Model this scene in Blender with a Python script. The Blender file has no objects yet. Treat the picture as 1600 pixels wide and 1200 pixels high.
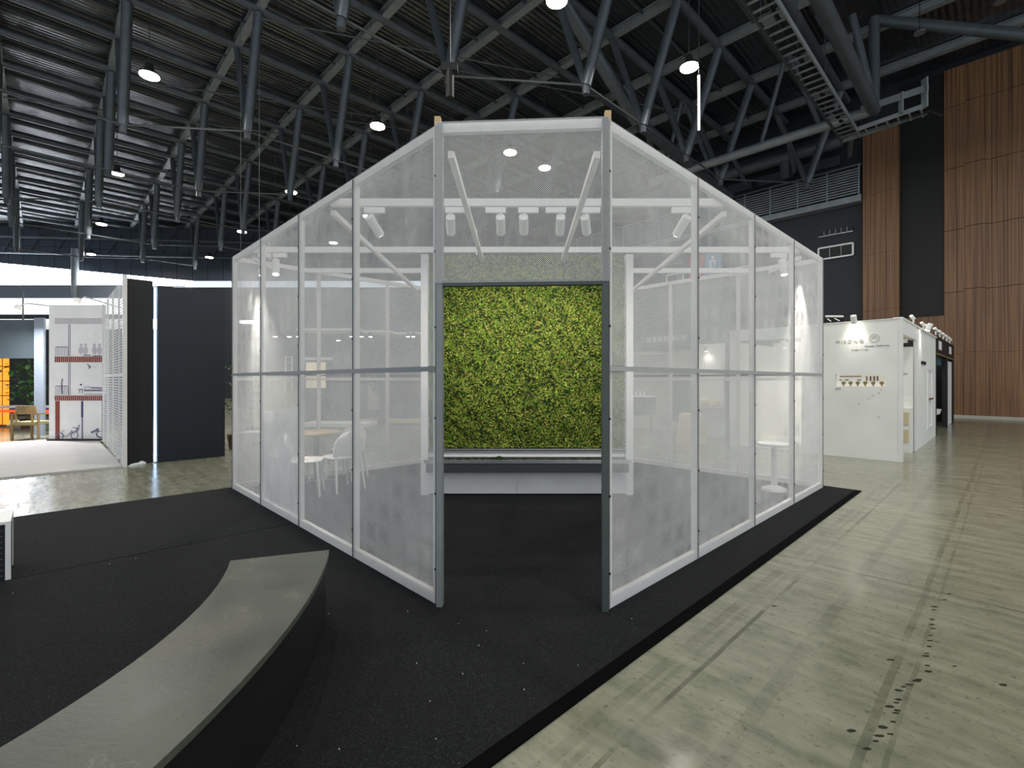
import bpy, math, random
import numpy as np
from mathutils import Vector, Matrix
random.seed(7)
S = bpy.context.scene
COL = S.collection
# ------------------------------------------------------------------ camera
F = 756.0                      # focal length in pixels of the 1600 px frame
EYE = 1.5
cam_d = bpy.data.cameras.new('camera'); cam = bpy.data.objects.new('camera', cam_d)
COL.objects.link(cam)
cam.location = (0, 0, EYE); cam.rotation_euler = (math.pi/2, 0, 0)
cam_d.sensor_width = 36; cam_d.lens = 36*F/1600
cam_d.shift_y = -6/1600; cam_d.clip_end = 300; cam_d.clip_start = 0.05
S.camera = cam
# ------------------------------------------------------------------ world, exposure
w = bpy.data.worlds.new('world'); S.world = w; w.use_nodes = True
w.node_tree.nodes['Background'].inputs[0].default_value = (0.80, 0.90, 1.0, 1)
w.node_tree.nodes['Background'].inputs[1].default_value = 1.15
S.view_settings.view_transform = 'Standard'; S.view_settings.look = 'None'
S.view_settings.exposure = 0.0; S.view_settings.gamma = 1.0
S.view_settings.use_curve_mapping = False
S.cycles.transparent_max_bounces = 24
LAMP_W = 210.0                 # each pendant lamp of the hall
SPOT_W = 48.0                  # each track spot of the pavilion
WINDOW_E = 20.0

# ------------------------------------------------------------------ geometry helpers
CA, SA = 0.7176, 0.6964        # the fair is laid out on a grid turned 44 degrees to the view
TH = math.atan2(SA, CA)
def ab(a, b, z=0.0): return Vector((a*CA - b*SA, a*SA + b*CA, z))
def toab(x, y): return (x*CA + y*SA, -x*SA + y*CA)

class MB:
    def __init__(s): s.v = []; s.f = []
    def add(s, vs, fs):
        n = len(s.v); s.v += [tuple(p) for p in vs]; s.f += [tuple(i+n for i in f) for f in fs]; return s
    def hexa(s, p):            # 4 bottom ccw + 4 top
        return s.add(p, [(3,2,1,0),(4,5,6,7),(0,1,5,4),(1,2,6,5),(2,3,7,6),(3,0,4,7)])
    def box(s, c, d, rz=0.0):
        cx, cy, cz = c; x, y, z = d[0]/2, d[1]/2, d[2]/2; k, q = math.cos(rz), math.sin(rz)
        P = [(-x,-y,-z),(x,-y,-z),(x,y,-z),(-x,y,-z),(-x,-y,z),(x,-y,z),(x,y,z),(-x,y,z)]
        return s.hexa([(cx+k*a-q*b, cy+q*a+k*b, cz+e) for a, b, e in P])
    def abox(s, a0, a1, b0, b1, z0, z1):      # box on the turned grid
        return s.hexa([ab(a0,b0,z0),ab(a1,b0,z0),ab(a1,b1,z0),ab(a0,b1,z0),ab(a0,b0,z1),ab(a1,b0,z1),ab(a1,b1,z1),ab(a0,b1,z1)])
    def bar(s, p, q, w, h, up=(0,0,1)):
        p, q = Vector(p), Vector(q); d = (q-p).normalized(); u = Vector(up)
        r = d.cross(u)
        if r.length < 1e-4: u = Vector((1,0,0)); r = d.cross(u)
        r.normalize(); u = r.cross(d).normalized(); r *= w/2; u *= h/2
        return s.hexa([p-r-u, p+r-u, q+r-u, q-r-u, p-r+u, p+r+u, q+r+u, q-r+u])
    def tube(s, p, q, r, n=10, r2=None, cap=True):
        p, q = Vector(p), Vector(q); r2 = r if r2 is None else r2; d = (q-p).normalized()
        u = d.cross(Vector((0,0,1)))
        if u.length < 1e-4: u = Vector((1,0,0))
        u.normalize(); v = d.cross(u)
        A = [u*math.cos(t)+v*math.sin(t) for t in [2*math.pi*i/n for i in range(n)]]
        fs = [(i,(i+1)%n,n+(i+1)%n,n+i) for i in range(n)]
        if cap: fs += [tuple(range(n-1,-1,-1)), tuple(range(n,2*n))]
        return s.add([p+a*r for a in A]+[q+a*r2 for a in A], fs)
    def path(s, pts, r, n=8):
        for p, q in zip(pts, pts[1:]): s.tube(p, q, r, n)
        return s
    def prism(s, poly, z0, z1):
        n = len(poly)
        return s.add([(x,y,z0) for x,y in poly]+[(x,y,z1) for x,y in poly],
                     [tuple(range(n-1,-1,-1)), tuple(range(n,2*n))]+[(i,(i+1)%n,n+(i+1)%n,n+i) for i in range(n)])
    def lathe(s, prof, c, n=20, M=None):
        vs = []
        for r, z in prof:
            for i in range(n):
                t = 2*math.pi*i/n; p = Vector((r*math.cos(t), r*math.sin(t), z))
                if M is not None: p = M @ p
                vs.append(Vector(c)+p)
        m = len(prof); fs = []
        for j in range(m-1):
            for i in range(n):
                fs.append((j*n+i, j*n+(i+1)%n, (j+1)*n+(i+1)%n, (j+1)*n+i))
        fs += [tuple(range(n-1,-1,-1)), tuple(range((m-1)*n, m*n))]
        return s.add(vs, fs)

def mesh(name, mb, mat, off=(0,0,0), smooth=False):
    me = bpy.data.meshes.new(name)
    o = Vector(off); me.from_pydata([tuple(Vector(p)-o) for p in mb.v], [], mb.f)
    if mat is not None: me.materials.append(M[mat] if isinstance(mat, str) else mat)
    if smooth:
        me.shade_smooth() if hasattr(me, 'shade_smooth') else None
        try: me.set_sharp_from_angle(angle=math.radians(38))
        except Exception: pass
    me.validate(); me.update()
    return me
def base(o):
    v = Vector((0,0,0))
    while o is not None: v += o.location; o = o.parent
    return v
def obj(name, mb, mat, parent=None, smooth=False, label=None, kind=None):
    off = base(parent) if parent else (0,0,0)
    o = bpy.data.objects.new(name, mesh(name, mb, mat, off, smooth)); COL.objects.link(o)
    if parent: o.parent = parent
    if label: o['label'] = label
    if kind: o['kind'] = kind
    return o
def inst(name, me, parent, loc=(0,0,0), rz=0.0, scale=None):
    o = bpy.data.objects.new(name, me); COL.objects.link(o); o.parent = parent
    o.location = Vector(loc)-base(parent) if parent else loc; o.rotation_euler = (0,0,rz)
    if scale: o.scale = scale
    return o
def thing(name, label, cat, loc=(0,0,0), group=None):
    o = bpy.data.objects.new(name, None); COL.objects.link(o); o.location = loc
    o.empty_display_size = 0.1
    o['label'] = label; o['category'] = cat
    if group: o['group'] = group
    return o
def tag(o, label, cat, group=None):
    o['label'] = label; o['category'] = cat
    if group: o['group'] = group
    return o
def struct(o): o['kind'] = 'structure'; return o
def single(name, mb, mat, label, cat, group=None, smooth=False):   # a thing that is one mesh, origin at its base
    xs = np.array([tuple(p) for p in mb.v]); c = Vector(((xs[:,0].min()+xs[:,0].max())/2, (xs[:,1].min()+xs[:,1].max())/2, xs[:,2].min()))
    o = bpy.data.objects.new(name, mesh(name, mb, mat, c, smooth)); COL.objects.link(o); o.location = c
    return tag(o, label, cat, group)
def copy_tree(o, parent=None):
    c = o.copy(); COL.objects.link(c); c.parent = parent
    for ch in [x for x in list(bpy.data.objects) if x.parent == o]: copy_tree(ch, c)
    return c
def text_mesh(s, size, mat, depth=0.004, align='LEFT'):
    cu = bpy.data.curves.new('lettering', 'FONT'); cu.body = s; cu.size = size; cu.extrude = depth; cu.align_x = align
    t = bpy.data.objects.new('lettering', cu); COL.objects.link(t)
    dg = bpy.context.evaluated_depsgraph_get(); me = bpy.data.meshes.new_from_object(t.evaluated_get(dg))
    bpy.data.objects.remove(t); bpy.data.curves.remove(cu)
    me.materials.clear(); me.materials.append(M[mat]); return me
def text(s, size, mat, loc, face, parent, align='LEFT', name='lettering'):
    """face = direction (radians about z) of the reading direction"""
    o = bpy.data.objects.new(name, text_mesh(s, size, mat, align=align)); COL.objects.link(o); o.parent = parent
    o.location = Vector(loc)-base(parent); o.rotation_euler = (math.pi/2, 0, face); return o

# ------------------------------------------------------------------ materials
M = {}
def lin(c): return tuple(((x/255)/12.92 if x/255 <= .04045 else ((x/255+.055)/1.055)**2.4) for x in c)+(1,)
def mat(name, rgb, rough=.6, metal=0.0, spec=.5, noise=None, bump=None, emit=None):
    m = bpy.data.materials.new(name); m.use_nodes = True; nt = m.node_tree; b = nt.nodes['Principled BSDF']
    c = lin(rgb); b.inputs['Base Color'].default_value = c; b.inputs['Roughness'].default_value = rough
    b.inputs['Metallic'].default_value = metal; b.inputs['Specular IOR Level'].default_value = spec
    if noise or bump:
        g = nt.nodes.new('ShaderNodeNewGeometry')
    if noise:                  # (scale, amount) gentle tone variation of the surface
        n = nt.nodes.new('ShaderNodeTexNoise'); n.inputs['Scale'].default_value = noise[0]; n.inputs['Detail'].default_value = 5
        nt.links.new(g.outputs['Position'], n.inputs['Vector'])
        r = nt.nodes.new('ShaderNodeMapRange'); r.inputs[1].default_value = .3; r.inputs[2].default_value = .7
        r.inputs[3].default_value = 1-noise[1]; r.inputs[4].default_value = 1+noise[1]
        nt.links.new(n.outputs['Fac'], r.inputs[0])
        x = nt.nodes.new('ShaderNodeVectorMath'); x.operation = 'SCALE'; x.inputs[0].default_value = c[:3]
        nt.links.new(r.outputs[0], x.inputs['Scale']); nt.links.new(x.outputs[0], b.inputs['Base Color'])
    if bump:
        n2 = nt.nodes.new('ShaderNodeTexNoise'); n2.inputs['Scale'].default_value = bump[0]; n2.inputs['Detail'].default_value = 4
        nt.links.new(g.outputs['Position'], n2.inputs['Vector'])
        bp = nt.nodes.new('ShaderNodeBump'); bp.inputs['Strength'].default_value = bump[1]; bp.inputs['Distance'].default_value = .01
        nt.links.new(n2.outputs['Fac'], bp.inputs['Height']); nt.links.new(bp.outputs[0], b.inputs['Normal'])
    if emit:
        b.inputs['Emission Color'].default_value = lin(emit[0]); b.inputs['Emission Strength'].default_value = emit[1]
    M[name] = m; return m
def nd(nt, t, **k):
    n = nt.nodes.new(t)
    for a, v in k.items(): setattr(n, a, v)
    return n
def mth(nt, op, a, b=None):
    n = nt.nodes.new('ShaderNodeMath'); n.operation = op
    for i, v in enumerate((a, b)):
        if v is None: continue
        if isinstance(v, (int, float)): n.inputs[i].default_value = v
        else: nt.links.new(v, n.inputs[i])
    return n.outputs[0]

mat('white_paint', (226,224,222), .5, noise=(3,.04))
mat('white_wall', (228,228,222), .55, noise=(2,.03))
mat('white_plastic', (236,234,230), .4)
mat('frame_wood', (222,218,214), .55, noise=(14,.05))
mat('raw_timber', (196,164,118), .6, noise=(30,.15))
mat('edge_metal', (104,108,108), .5, .1)
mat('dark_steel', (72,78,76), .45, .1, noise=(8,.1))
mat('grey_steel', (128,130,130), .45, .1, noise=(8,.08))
mat('rail_metal', (112,116,118), .45, .1)
mat('rail_light', (168,168,166), .5)
mat('trim_light', (136,134,128), .6)
mat('screw', (16,16,16), .5)
mat('roof_beam', (136,142,146), .45, .1, noise=(2,.15))
mat('roof_pipe', (86,93,100), .38, .2, noise=(2,.15))
mat('roof_cable', (88,92,94), .4, .5)
mat('dark_wall', (32,35,44), .6, noise=(1.5,.1))
mat('slate_wall', (56,64,77), .5, noise=(1,.1))
mat('bulkhead', (120,128,140), .6)
mat('black', (4,4,5), .6)
mat('black_panel', (6,6,7), .6, noise=(4,.2))
mat('navy_panel', (10,19,31), .5, noise=(2,.12))
mat('galvanised', (150,154,158), .35, .7, noise=(6,.1))
mat('chrome', (200,202,204), .2, 1.0)
mat('trough', (58,62,62), .45, .2)
mat('soil', (28,30,16), .9)
mat('skirt', (5,5,6), .6)
mat('pale_carpet', (196,194,192), .9, noise=(5,.05), bump=(300,.3))
mat('brick_red', (132,58,44), .7, noise=(8,.15))
mat('print_mauve', (120,112,138), .7)
mat('print_grey', (186,180,186), .7)
mat('print_navy', (44,50,96), .6)
mat('oak', (132,104,62), .5, noise=(12,.18))
mat('oak_pale', (196,172,140), .5, noise=(10,.1))
mat('olive_seat', (136,132,92), .7)
mat('plant', (44,92,38), .5, noise=(9,.4))
mat('trunk', (58,42,30), .8)
mat('terracotta', (84,58,46), .7)
mat('grey_sign', (70,80,86), .6, noise=(3,.06))
mat('beige_wall', (188,182,168), .6, noise=(2,.05))
mat('grey_box', (92,94,96), .6)
mat('cream', (226,214,184), .6)
mat('table_cloth', (206,188,154), .8)
mat('gold', (150,132,82), .4, .4)
mat('brown_wood', (118,78,44), .5)
mat('faint_print', (176,170,152), .6)
mat('sign_red', (176,44,60), .5)
mat('sign_blue', (122,160,196), .5)
mat('sign_white', (240,240,240), .5)
mat('curtain', (206,200,204), .8)
mat('teal', (40,92,104), .5)
mat('film_crumple', (226,230,232), .35)
mat('scuff', (52,54,42), .95, spec=.05)
mat('edge_black', (8,8,9), .95, spec=.05)
mat('debris', (226,226,220), .6)
mat('vent_dark', (26,30,32), .6)
mat('lamp_shell', (60,62,62), .4, .4)
mat('lamp_glow', (255,250,232), .5, emit=((255,246,222), 40.0))
mat('spot_glow', (255,252,240), .5, emit=((255,248,230), 25.0))
mat('led_line', (200,225,255), .5, emit=((176,208,255), 3.0))
mat('warm_glow', (255,170,60), .5, emit=((255,150,36), .9))
mat('red_glow', (255,60,20), .5, emit=((255,54,20), 1.5))
mat('cream_glow', (255,240,205), .5, emit=((255,238,204), .45))
mat('white_glow', (255,255,255), .5, emit=((248,251,255), 3.0))
mat('niche_glow', (240,238,230), .5, emit=((255,250,238), .22))  # white lining with faint emission added, standing in for light in the niche
mat('window_glow', (255,255,255), .5, emit=((238,246,255), WINDOW_E))
mat('tube_glow', (255,255,255), .5, emit=((255,252,240), 1.6))

def grid_coords(nt):           # world position turned onto the fair's grid: x = a, y = b
    g = nd(nt, 'ShaderNodeNewGeometry'); mp = nd(nt, 'ShaderNodeVectorRotate', rotation_type='Z_AXIS')
    mp.inputs['Angle'].default_value = -TH; nt.links.new(g.outputs['Position'], mp.inputs['Vector'])
    return mp.outputs[0]
def mapping(nt, v, sc):
    m = nd(nt, 'ShaderNodeVectorMath', operation='MULTIPLY'); nt.links.new(v, m.inputs[0]); m.inputs[1].default_value = sc; return m.outputs[0]
def noise(nt, v, scale, detail=5, rough=.5):
    n = nd(nt, 'ShaderNodeTexNoise'); n.inputs['Scale'].default_value = scale; n.inputs['Detail'].default_value = detail
    n.inputs['Roughness'].default_value = rough; nt.links.new(v, n.inputs['Vector']); return n.outputs['Fac']
def ramp(nt, f, stops):
    r = nd(nt, 'ShaderNodeValToRGB'); nt.links.new(f, r.inputs[0]); e = r.color_ramp.elements
    while len(e) < len(stops): e.new(.5)
    for k, (p, c) in zip(e, stops): k.position = p; k.color = lin(c) if len(c) == 3 else c
    return r.outputs[0]
def mixc(nt, f, a, b, mode='MIX'):
    m = nd(nt, 'ShaderNodeMix', data_type='RGBA', blend_type=mode)
    if isinstance(f, (int, float)): m.inputs[0].default_value = f
    else: nt.links.new(f, m.inputs[0])
    for i, v in ((6, a), (7, b)):
        if isinstance(v, tuple): m.inputs[i].default_value = v
        else: nt.links.new(v, m.inputs[i])
    return m.outputs[2]
def maprange(nt, f, a, b, c, d):
    r = nd(nt, 'ShaderNodeMapRange'); nt.links.new(f, r.inputs[0])
    for i, v in enumerate((a, b, c, d)): r.inputs[i+1].default_value = v
    return r.outputs[0]

def make_concrete():
    m = mat('concrete', (140,140,122), .25); nt = m.node_tree; b = nt.nodes['Principled BSDF']
    v = grid_coords(nt); sep = nd(nt, 'ShaderNodeSeparateXYZ'); nt.links.new(v, sep.inputs[0])
    n1 = noise(nt, mapping(nt, v, (9.0, 1.3, 1)), 1.0, 8, .62)      # trowel streaks across the aisle
    n2 = noise(nt, v, .55, 4); n3 = noise(nt, v, 26, 5, .6)
    c = ramp(nt, n1, [(.28, (115,116,98)), (.5, (134,134,116)), (.72, (151,150,132))])
    c = mixc(nt, maprange(nt, n2, .35, .7, 0, .45), c, lin((116,118,96)))
    c = mixc(nt, maprange(nt, n3, .42, .30, 0, .6), c, lin((74,76,62)))
    n4 = noise(nt, mapping(nt, v, (1.8, 1, 1)), 4.5, 9, .68)
    c = mixc(nt, maprange(nt, n4, .50, .68, 0, .55), c, lin((92,95,80)))
    c = mixc(nt, maprange(nt, n4, .46, .32, 0, .35), c, lin((156,155,138)))
    wob = mth(nt, 'MULTIPLY', mth(nt, 'SUBTRACT', noise(nt, v, .8, 3), .5), .05)
    br = maprange(nt, noise(nt, v, 2.2, 4), .35, .6, .15, 1)
    def line(coord, at, half, dark):
        nonlocal c
        d = mth(nt, 'ABSOLUTE', mth(nt, 'SUBTRACT', mth(nt, 'ADD', sep.outputs[coord], wob), at))
        f = mth(nt, 'MULTIPLY', mth(nt, 'MULTIPLY', mth(nt, 'LESS_THAN', d, half), br), dark)
        c = mixc(nt, f, c, lin((70,72,56)))
    for at, h, k in ((1.12,.012,.7),(1.27,.03,.28),(1.20,.015,.25),(.42,.018,.45),(.34,.01,.35),(-.12,.012,.4),(.80,.035,.22),(-1.3,.02,.4),(-2.6,.03,.3)):
        line(1, at, h, k)
    for at, h, k in ((4.55,.009,.9),(4.43,.006,.4),(9.9,.012,.7),(15.3,.014,.7),(3.2,.004,.4),(2.2,.004,.35),(6.7,.005,.5),(-.9,.01,.7)):
        line(0, at, h, k)
    nt.links.new(c, b.inputs['Base Color'])
    nt.links.new(maprange(nt, n1, .3, .7, .13, .27), b.inputs['Roughness'])
    bp = nd(nt, 'ShaderNodeBump'); bp.inputs['Strength'].default_value = .12; bp.inputs['Distance'].default_value = .01
    nt.links.new(n1, bp.inputs['Height']); nt.links.new(bp.outputs[0], b.inputs['Normal'])
make_concrete()
def make_carpet():
    m = mat('carpet', (30,31,33), .95, spec=.2); nt = m.node_tree; b = nt.nodes['Principled BSDF']
    g = nd(nt, 'ShaderNodeNewGeometry'); v = g.outputs['Position']
    n1 = noise(nt, v, 110, 3, .7); n2 = noise(nt, v, 1.2, 4)
    c = ramp(nt, n1, [(.35, (12,13,14)), (.55, (26,27,29)), (.72, (54,57,59))])
    c = mixc(nt, maprange(nt, n2, .4, .7, 0, .5), c, lin((24,24,24)))
    vo = nd(nt, 'ShaderNodeTexVoronoi'); vo.inputs['Scale'].default_value = 6; nt.links.new(v, vo.inputs['Vector'])
    c = mixc(nt, mth(nt, 'LESS_THAN', vo.outputs['Distance'], .012), c, lin((170,172,165)))
    nt.links.new(c, b.inputs['Base Color'])
    bp = nd(nt, 'ShaderNodeBump'); bp.inputs['Strength'].default_value = .5; bp.inputs['Distance'].default_value = .006
    nt.links.new(n1, bp.inputs['Height']); nt.links.new(bp.outputs[0], b.inputs['Normal'])
make_carpet()
def make_mesh_mat(name, rgb, cover, pitch, trans=.45):
    m = bpy.data.materials.new(name); m.use_nodes = True; nt = m.node_tree; nt.nodes.clear(); M[name] = m
    out = nd(nt, 'ShaderNodeOutputMaterial'); uv = nd(nt, 'ShaderNodeUVMap')
    wv = nd(nt, 'ShaderNodeVectorMath', operation='SCALE'); nt.links.new(uv.outputs[0], wv.inputs[0]); wv.inputs['Scale'].default_value = 2*math.pi/pitch
    sp = nd(nt, 'ShaderNodeSeparateXYZ'); nt.links.new(wv.outputs[0], sp.inputs[0])
    d = mth(nt, 'ADD', mth(nt, 'COSINE', sp.outputs[0]), mth(nt, 'COSINE', sp.outputs[1]))
    hole = mth(nt, 'GREATER_THAN', d, cover)      # staggered round holes of the sheet
    df = nd(nt, 'ShaderNodeBsdfDiffuse'); df.inputs[0].default_value = lin(rgb)
    tr = nd(nt, 'ShaderNodeBsdfTranslucent'); tr.inputs[0].default_value = lin(rgb)
    mx = nd(nt, 'ShaderNodeMixShader'); mx.inputs[0].default_value = trans
    nt.links.new(df.outputs[0], mx.inputs[1]); nt.links.new(tr.outputs[0], mx.inputs[2])
    tp = nd(nt, 'ShaderNodeBsdfTransparent'); m2 = nd(nt, 'ShaderNodeMixShader')
    nt.links.new(hole, m2.inputs[0]); nt.links.new(mx.outputs[0], m2.inputs[1]); nt.links.new(tp.outputs[0], m2.inputs[2])
    nt.links.new(m2.outputs[0], out.inputs[0])
make_mesh_mat('sheet_mesh', (238,238,238), -.17, .009)
make_mesh_mat('lattice_mesh', (212,214,216), .7, .05, .25)
def make_film():
    m = bpy.data.materials.new('film'); m.use_nodes = True; nt = m.node_tree; nt.nodes.clear(); M['film'] = m
    out = nd(nt, 'ShaderNodeOutputMaterial'); g = nd(nt, 'ShaderNodeNewGeometry')
    n = noise(nt, mapping(nt, g.outputs['Position'], (3, 3, 1)), 2.2, 5)
    tr = nd(nt, 'ShaderNodeBsdfTranslucent'); tr.inputs[0].default_value = lin((238,240,244))
    gl = nd(nt, 'ShaderNodeBsdfDiffuse'); gl.inputs[0].default_value = lin((238,240,244)); mx = nd(nt, 'ShaderNodeMixShader'); mx.inputs[0].default_value = .5
    nt.links.new(tr.outputs[0], mx.inputs[1]); nt.links.new(gl.outputs[0], mx.inputs[2])
    tp = nd(nt, 'ShaderNodeBsdfTransparent'); m2 = nd(nt, 'ShaderNodeMixShader')
    nt.links.new(maprange(nt, n, .35, .65, .5, .92), m2.inputs[0]); nt.links.new(tp.outputs[0], m2.inputs[1]); nt.links.new(mx.outputs[0], m2.inputs[2])
    nt.links.new(m2.outputs[0], out.inputs[0])
make_film()
def make_wood():
    m = mat('wood_panel', (104,72,48), .5); nt = m.node_tree; b = nt.nodes['Principled BSDF']
    v = grid_coords(nt)
    n1 = noise(nt, mapping(nt, v, (0, 15, .10)), 1.0, 2, .5); n2 = noise(nt, mapping(nt, v, (0, 60, .5)), 1.0, 3)
    oi = nd(nt, 'ShaderNodeObjectInfo')
    f = mth(nt, 'ADD', mth(nt, 'MULTIPLY', n1, .75), mth(nt, 'MULTIPLY', n2, .25))
    c = ramp(nt, f, [(.34, (66,43,27)), (.45, (112,77,50)), (.53, (146,107,72)), (.62, (100,69,45))])
    c = mixc(nt, mth(nt, 'MULTIPLY', oi.outputs['Random'], .25), c, lin((96,67,46)))
    nt.links.new(c, b.inputs['Base Color'])
make_wood()
def make_deck():
    m = mat('roof_deck', (36,40,46), .28, .22, spec=.8); nt = m.node_tree; b = nt.nodes['Principled BSDF']; b.inputs['IOR'].default_value = 2.0
    v = grid_coords(nt)
    wv = nd(nt, 'ShaderNodeTexWave', wave_type='BANDS', bands_direction='Y'); wv.inputs['Scale'].default_value = 1.6
    wv.inputs['Distortion'].default_value = .4; wv.inputs['Detail'].default_value = 2; nt.links.new(v, wv.inputs['Vector'])
    n2 = noise(nt, mapping(nt, v, (1.6, 1, 1)), 1.1, 1.5)
    h = mth(nt, 'ADD', mth(nt, 'MULTIPLY', wv.outputs['Fac'], .45), mth(nt, 'MULTIPLY', n2, 2.0))
    bp = nd(nt, 'ShaderNodeBump'); bp.inputs['Strength'].default_value = .85; bp.inputs['Distance'].default_value = .05
    nt.links.new(h, bp.inputs['Height']); nt.links.new(bp.outputs[0], b.inputs['Normal'])
make_deck()
def make_slate():
    m = mat('bench_stone', (108,110,98), .38); nt = m.node_tree; b = nt.nodes['Principled BSDF']
    g = nd(nt, 'ShaderNodeNewGeometry'); v = g.outputs['Position']
    n1 = noise(nt, v, 2.2, 6, .6); n2 = noise(nt, mapping(nt, v, (1, 1.6, 1)), 34, 5, .65); n3 = noise(nt, v, 2.2, 5, .6)
    c = ramp(nt, n1, [(.3, (60,65,57)), (.5, (78,81,71)), (.7, (95,94,81))])
    c = mixc(nt, maprange(nt, n2, .4, .7, 0, .35), c, lin((58,62,57)))
    c = mixc(nt, maprange(nt, mth(nt, 'ABSOLUTE', mth(nt, 'SUBTRACT', n3, .56)), .0, .006, .28, 0), c, lin((150,146,128)))
    nt.links.new(c, b.inputs['Base Color'])
    nt.links.new(maprange(nt, n1, .3, .7, .3, .5), b.inputs['Roughness'])
    bp = nd(nt, 'ShaderNodeBump'); bp.inputs['Strength'].default_value = .25; bp.inputs['Distance'].default_value = .004
    nt.links.new(n2, bp.inputs['Height']); nt.links.new(bp.outputs[0], b.inputs['Normal'])
make_slate()
def moss_mat(name, c0, c1, c2):
    m = mat(name, c1, .7, spec=.2); nt = m.node_tree; b = nt.nodes['Principled BSDF']
    g = nd(nt, 'ShaderNodeNewGeometry'); n = noise(nt, g.outputs['Position'], 60, 3)
    nt.links.new(ramp(nt, n, [(.3, c0), (.5, c1), (.7, c2)]), b.inputs['Base Color'])
moss_mat('moss_base', (26,40,8), (44,60,14), (70,80,24))
moss_mat('moss_green', (64,94,18), (96,122,34), (132,146,58))
moss_mat('moss_yellow', (126,132,44), (164,160,70), (196,188,110))
moss_mat('moss_rust', (92,62,26), (132,92,46), (160,120,66))
moss_mat('moss_dark', (14,26,6), (26,44,10), (44,64,18))

# ================================================================== THE HALL
ROOF = 14.0; H = ROOF-EYE
BACK_Y = 40.0
fl = MB().box((-17, 14, -.10), (100, 58, .2)); floor = struct(obj('floor', fl, 'concrete'))
# scuff trail on the polished floor
sc = MB()
trail = [(1483,928),(1476,937),(1460,948),(1459,953),(1457,968),(1456,976),(1458,982),(1454,993),(1453,1001),(1452,1010),(1448,1021),(1446,1025),(1449,1040),(1450,1049),(1436,1062),(1432,1064),(1421,1070),(1412,1073),(1404,1079),(1404,1093),(1401,1098),(1390,1104),(1402,1110),(1400,1114),(1396,1128),(1379,1136),(1391,1147),(1374,1150),(1368,1158),(1355,1170),(1491,1041),(1330,1142),(1392,1031),(1567,1070),(1210,947)]
for px, py in trail:
    y = EYE*F/(py-594); x = (px-800)/F*y; rr = random.uniform(.007, .013); t0 = random.random()*3
    poly = [(x+rr*random.uniform(.8,1.3)*math.cos(t+t0)*1.7, y+rr*random.uniform(.5,1.)*math.sin(t+t0)) for t in [k*math.pi/4 for k in range(8)]]
    sc.prism(poly, 0, .0012)
obj('scuff_marks', sc, 'scuff', floor, kind='stuff')

# ---- ceiling: deck, purlin pipes along the grid, cross beams, hanging V struts, tie cables
def inside(a, b):
    p = ab(a, b); return -62 < p.x < 26 and -6 < p.y < BACK_Y-.3 and a < 25.9
deck = MB()
deck.prism([(-62,-7),(24.9,-7),tuple(ab(26.75,-13.0)[:2]),tuple(ab(26.75,31.5)[:2]),(-4.0,BACK_Y),(-62,BACK_Y)], ROOF+.25, ROOF+.45)
ceiling = struct(obj('ceiling', deck, 'roof_deck'))
def clip(p0, p1):
    ts = [k/400 for k in range(401)]; ok = [t for t in ts if inside(*(Vector(p0).lerp(Vector(p1), t)[:2]))]
    if len(ok) < 2: return None
    return Vector(p0).lerp(Vector(p1), ok[0]), Vector(p0).lerp(Vector(p1), ok[-1])
PIPES = [5.1+2.5*k for k in range(20)]
STRIPS = [-17.37+3.227*k for k in range(14)]
for b in PIPES:
    c = clip((-45, b), (26, b))
    if c: obj('purlin_pipe', MB().tube(ab(c[0].x, b, ROOF-.02), ab(c[1].x, b, ROOF-.02), .15, 10), 'roof_pipe', ceiling, True)
    c = clip((-45, b+1.25), (26, b+1.25))
    if c: obj('purlin_channel', MB().bar(ab(c[0].x, b+1.25, ROOF+.20), ab(c[1].x, b+1.25, ROOF+.20), .07, .10), 'roof_pipe', ceiling)
for a in STRIPS:
    c = clip((a, -6), (a, 64))
    if c:
        m = MB(); p, q = ab(a, c[0].y, 0), ab(a, c[1].y, 0)
        for z, wd, hg in ((ROOF-.04, .26, .03), (ROOF+.21, .26, .03), (ROOF+.085, .04, .23)):
            m.bar(p+Vector((0,0,z)), q+Vector((0,0,z)), wd, hg)
        obj('roof_beam', m, 'roof_beam', ceiling)
NODE = EYE+.706*H
for b8 in (10.9, 18.5, 24.8, 30.8, 36.9, 43.5):
    nodes = []
    for a in STRIPS:
        bc = b8-.25*(a-8.4)
        k = min(range(len(PIPES)-1), key=lambda k: abs(PIPES[k]+1.25-bc)); n_b = PIPES[k]+1.25
        if not (inside(a, PIPES[k]) and inside(a, PIPES[k+1]) and a > -12): continue
        n = ab(a, n_b, NODE); nodes.append(n)
        for kk in (k, k+1):
            obj('strut', MB().tube(ab(a, PIPES[kk], ROOF-.15), n, .16 if kk == k else .12, 10), 'roof_pipe', ceiling, True)
        obj('strut_foot', MB().tube(n+Vector((0,0,-.28)), n+Vector((0,0,.15)), .11, 8), 'roof_pipe', ceiling, True)
    for p, q in zip(nodes, nodes[1:]):
        obj('tie_cable', MB().tube(p, q, .035, 6), 'roof_cable', ceiling, True)
# slim diagonal wind ties under the deck
for a0, b0, a1, b1 in ((5.2,17.6,14.9,12.6),(2.0,25.1,11.6,20.1),(8.4,22.6,18.1,17.6),(-1.2,30.1,8.4,25.1),(11.7,15.1,21.3,10.1)):
    obj('wind_tie', MB().tube(ab(a0,b0,ROOF-.35), ab(a1,b1,ROOF-.35), .03, 6), 'roof_cable', ceiling)
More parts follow.
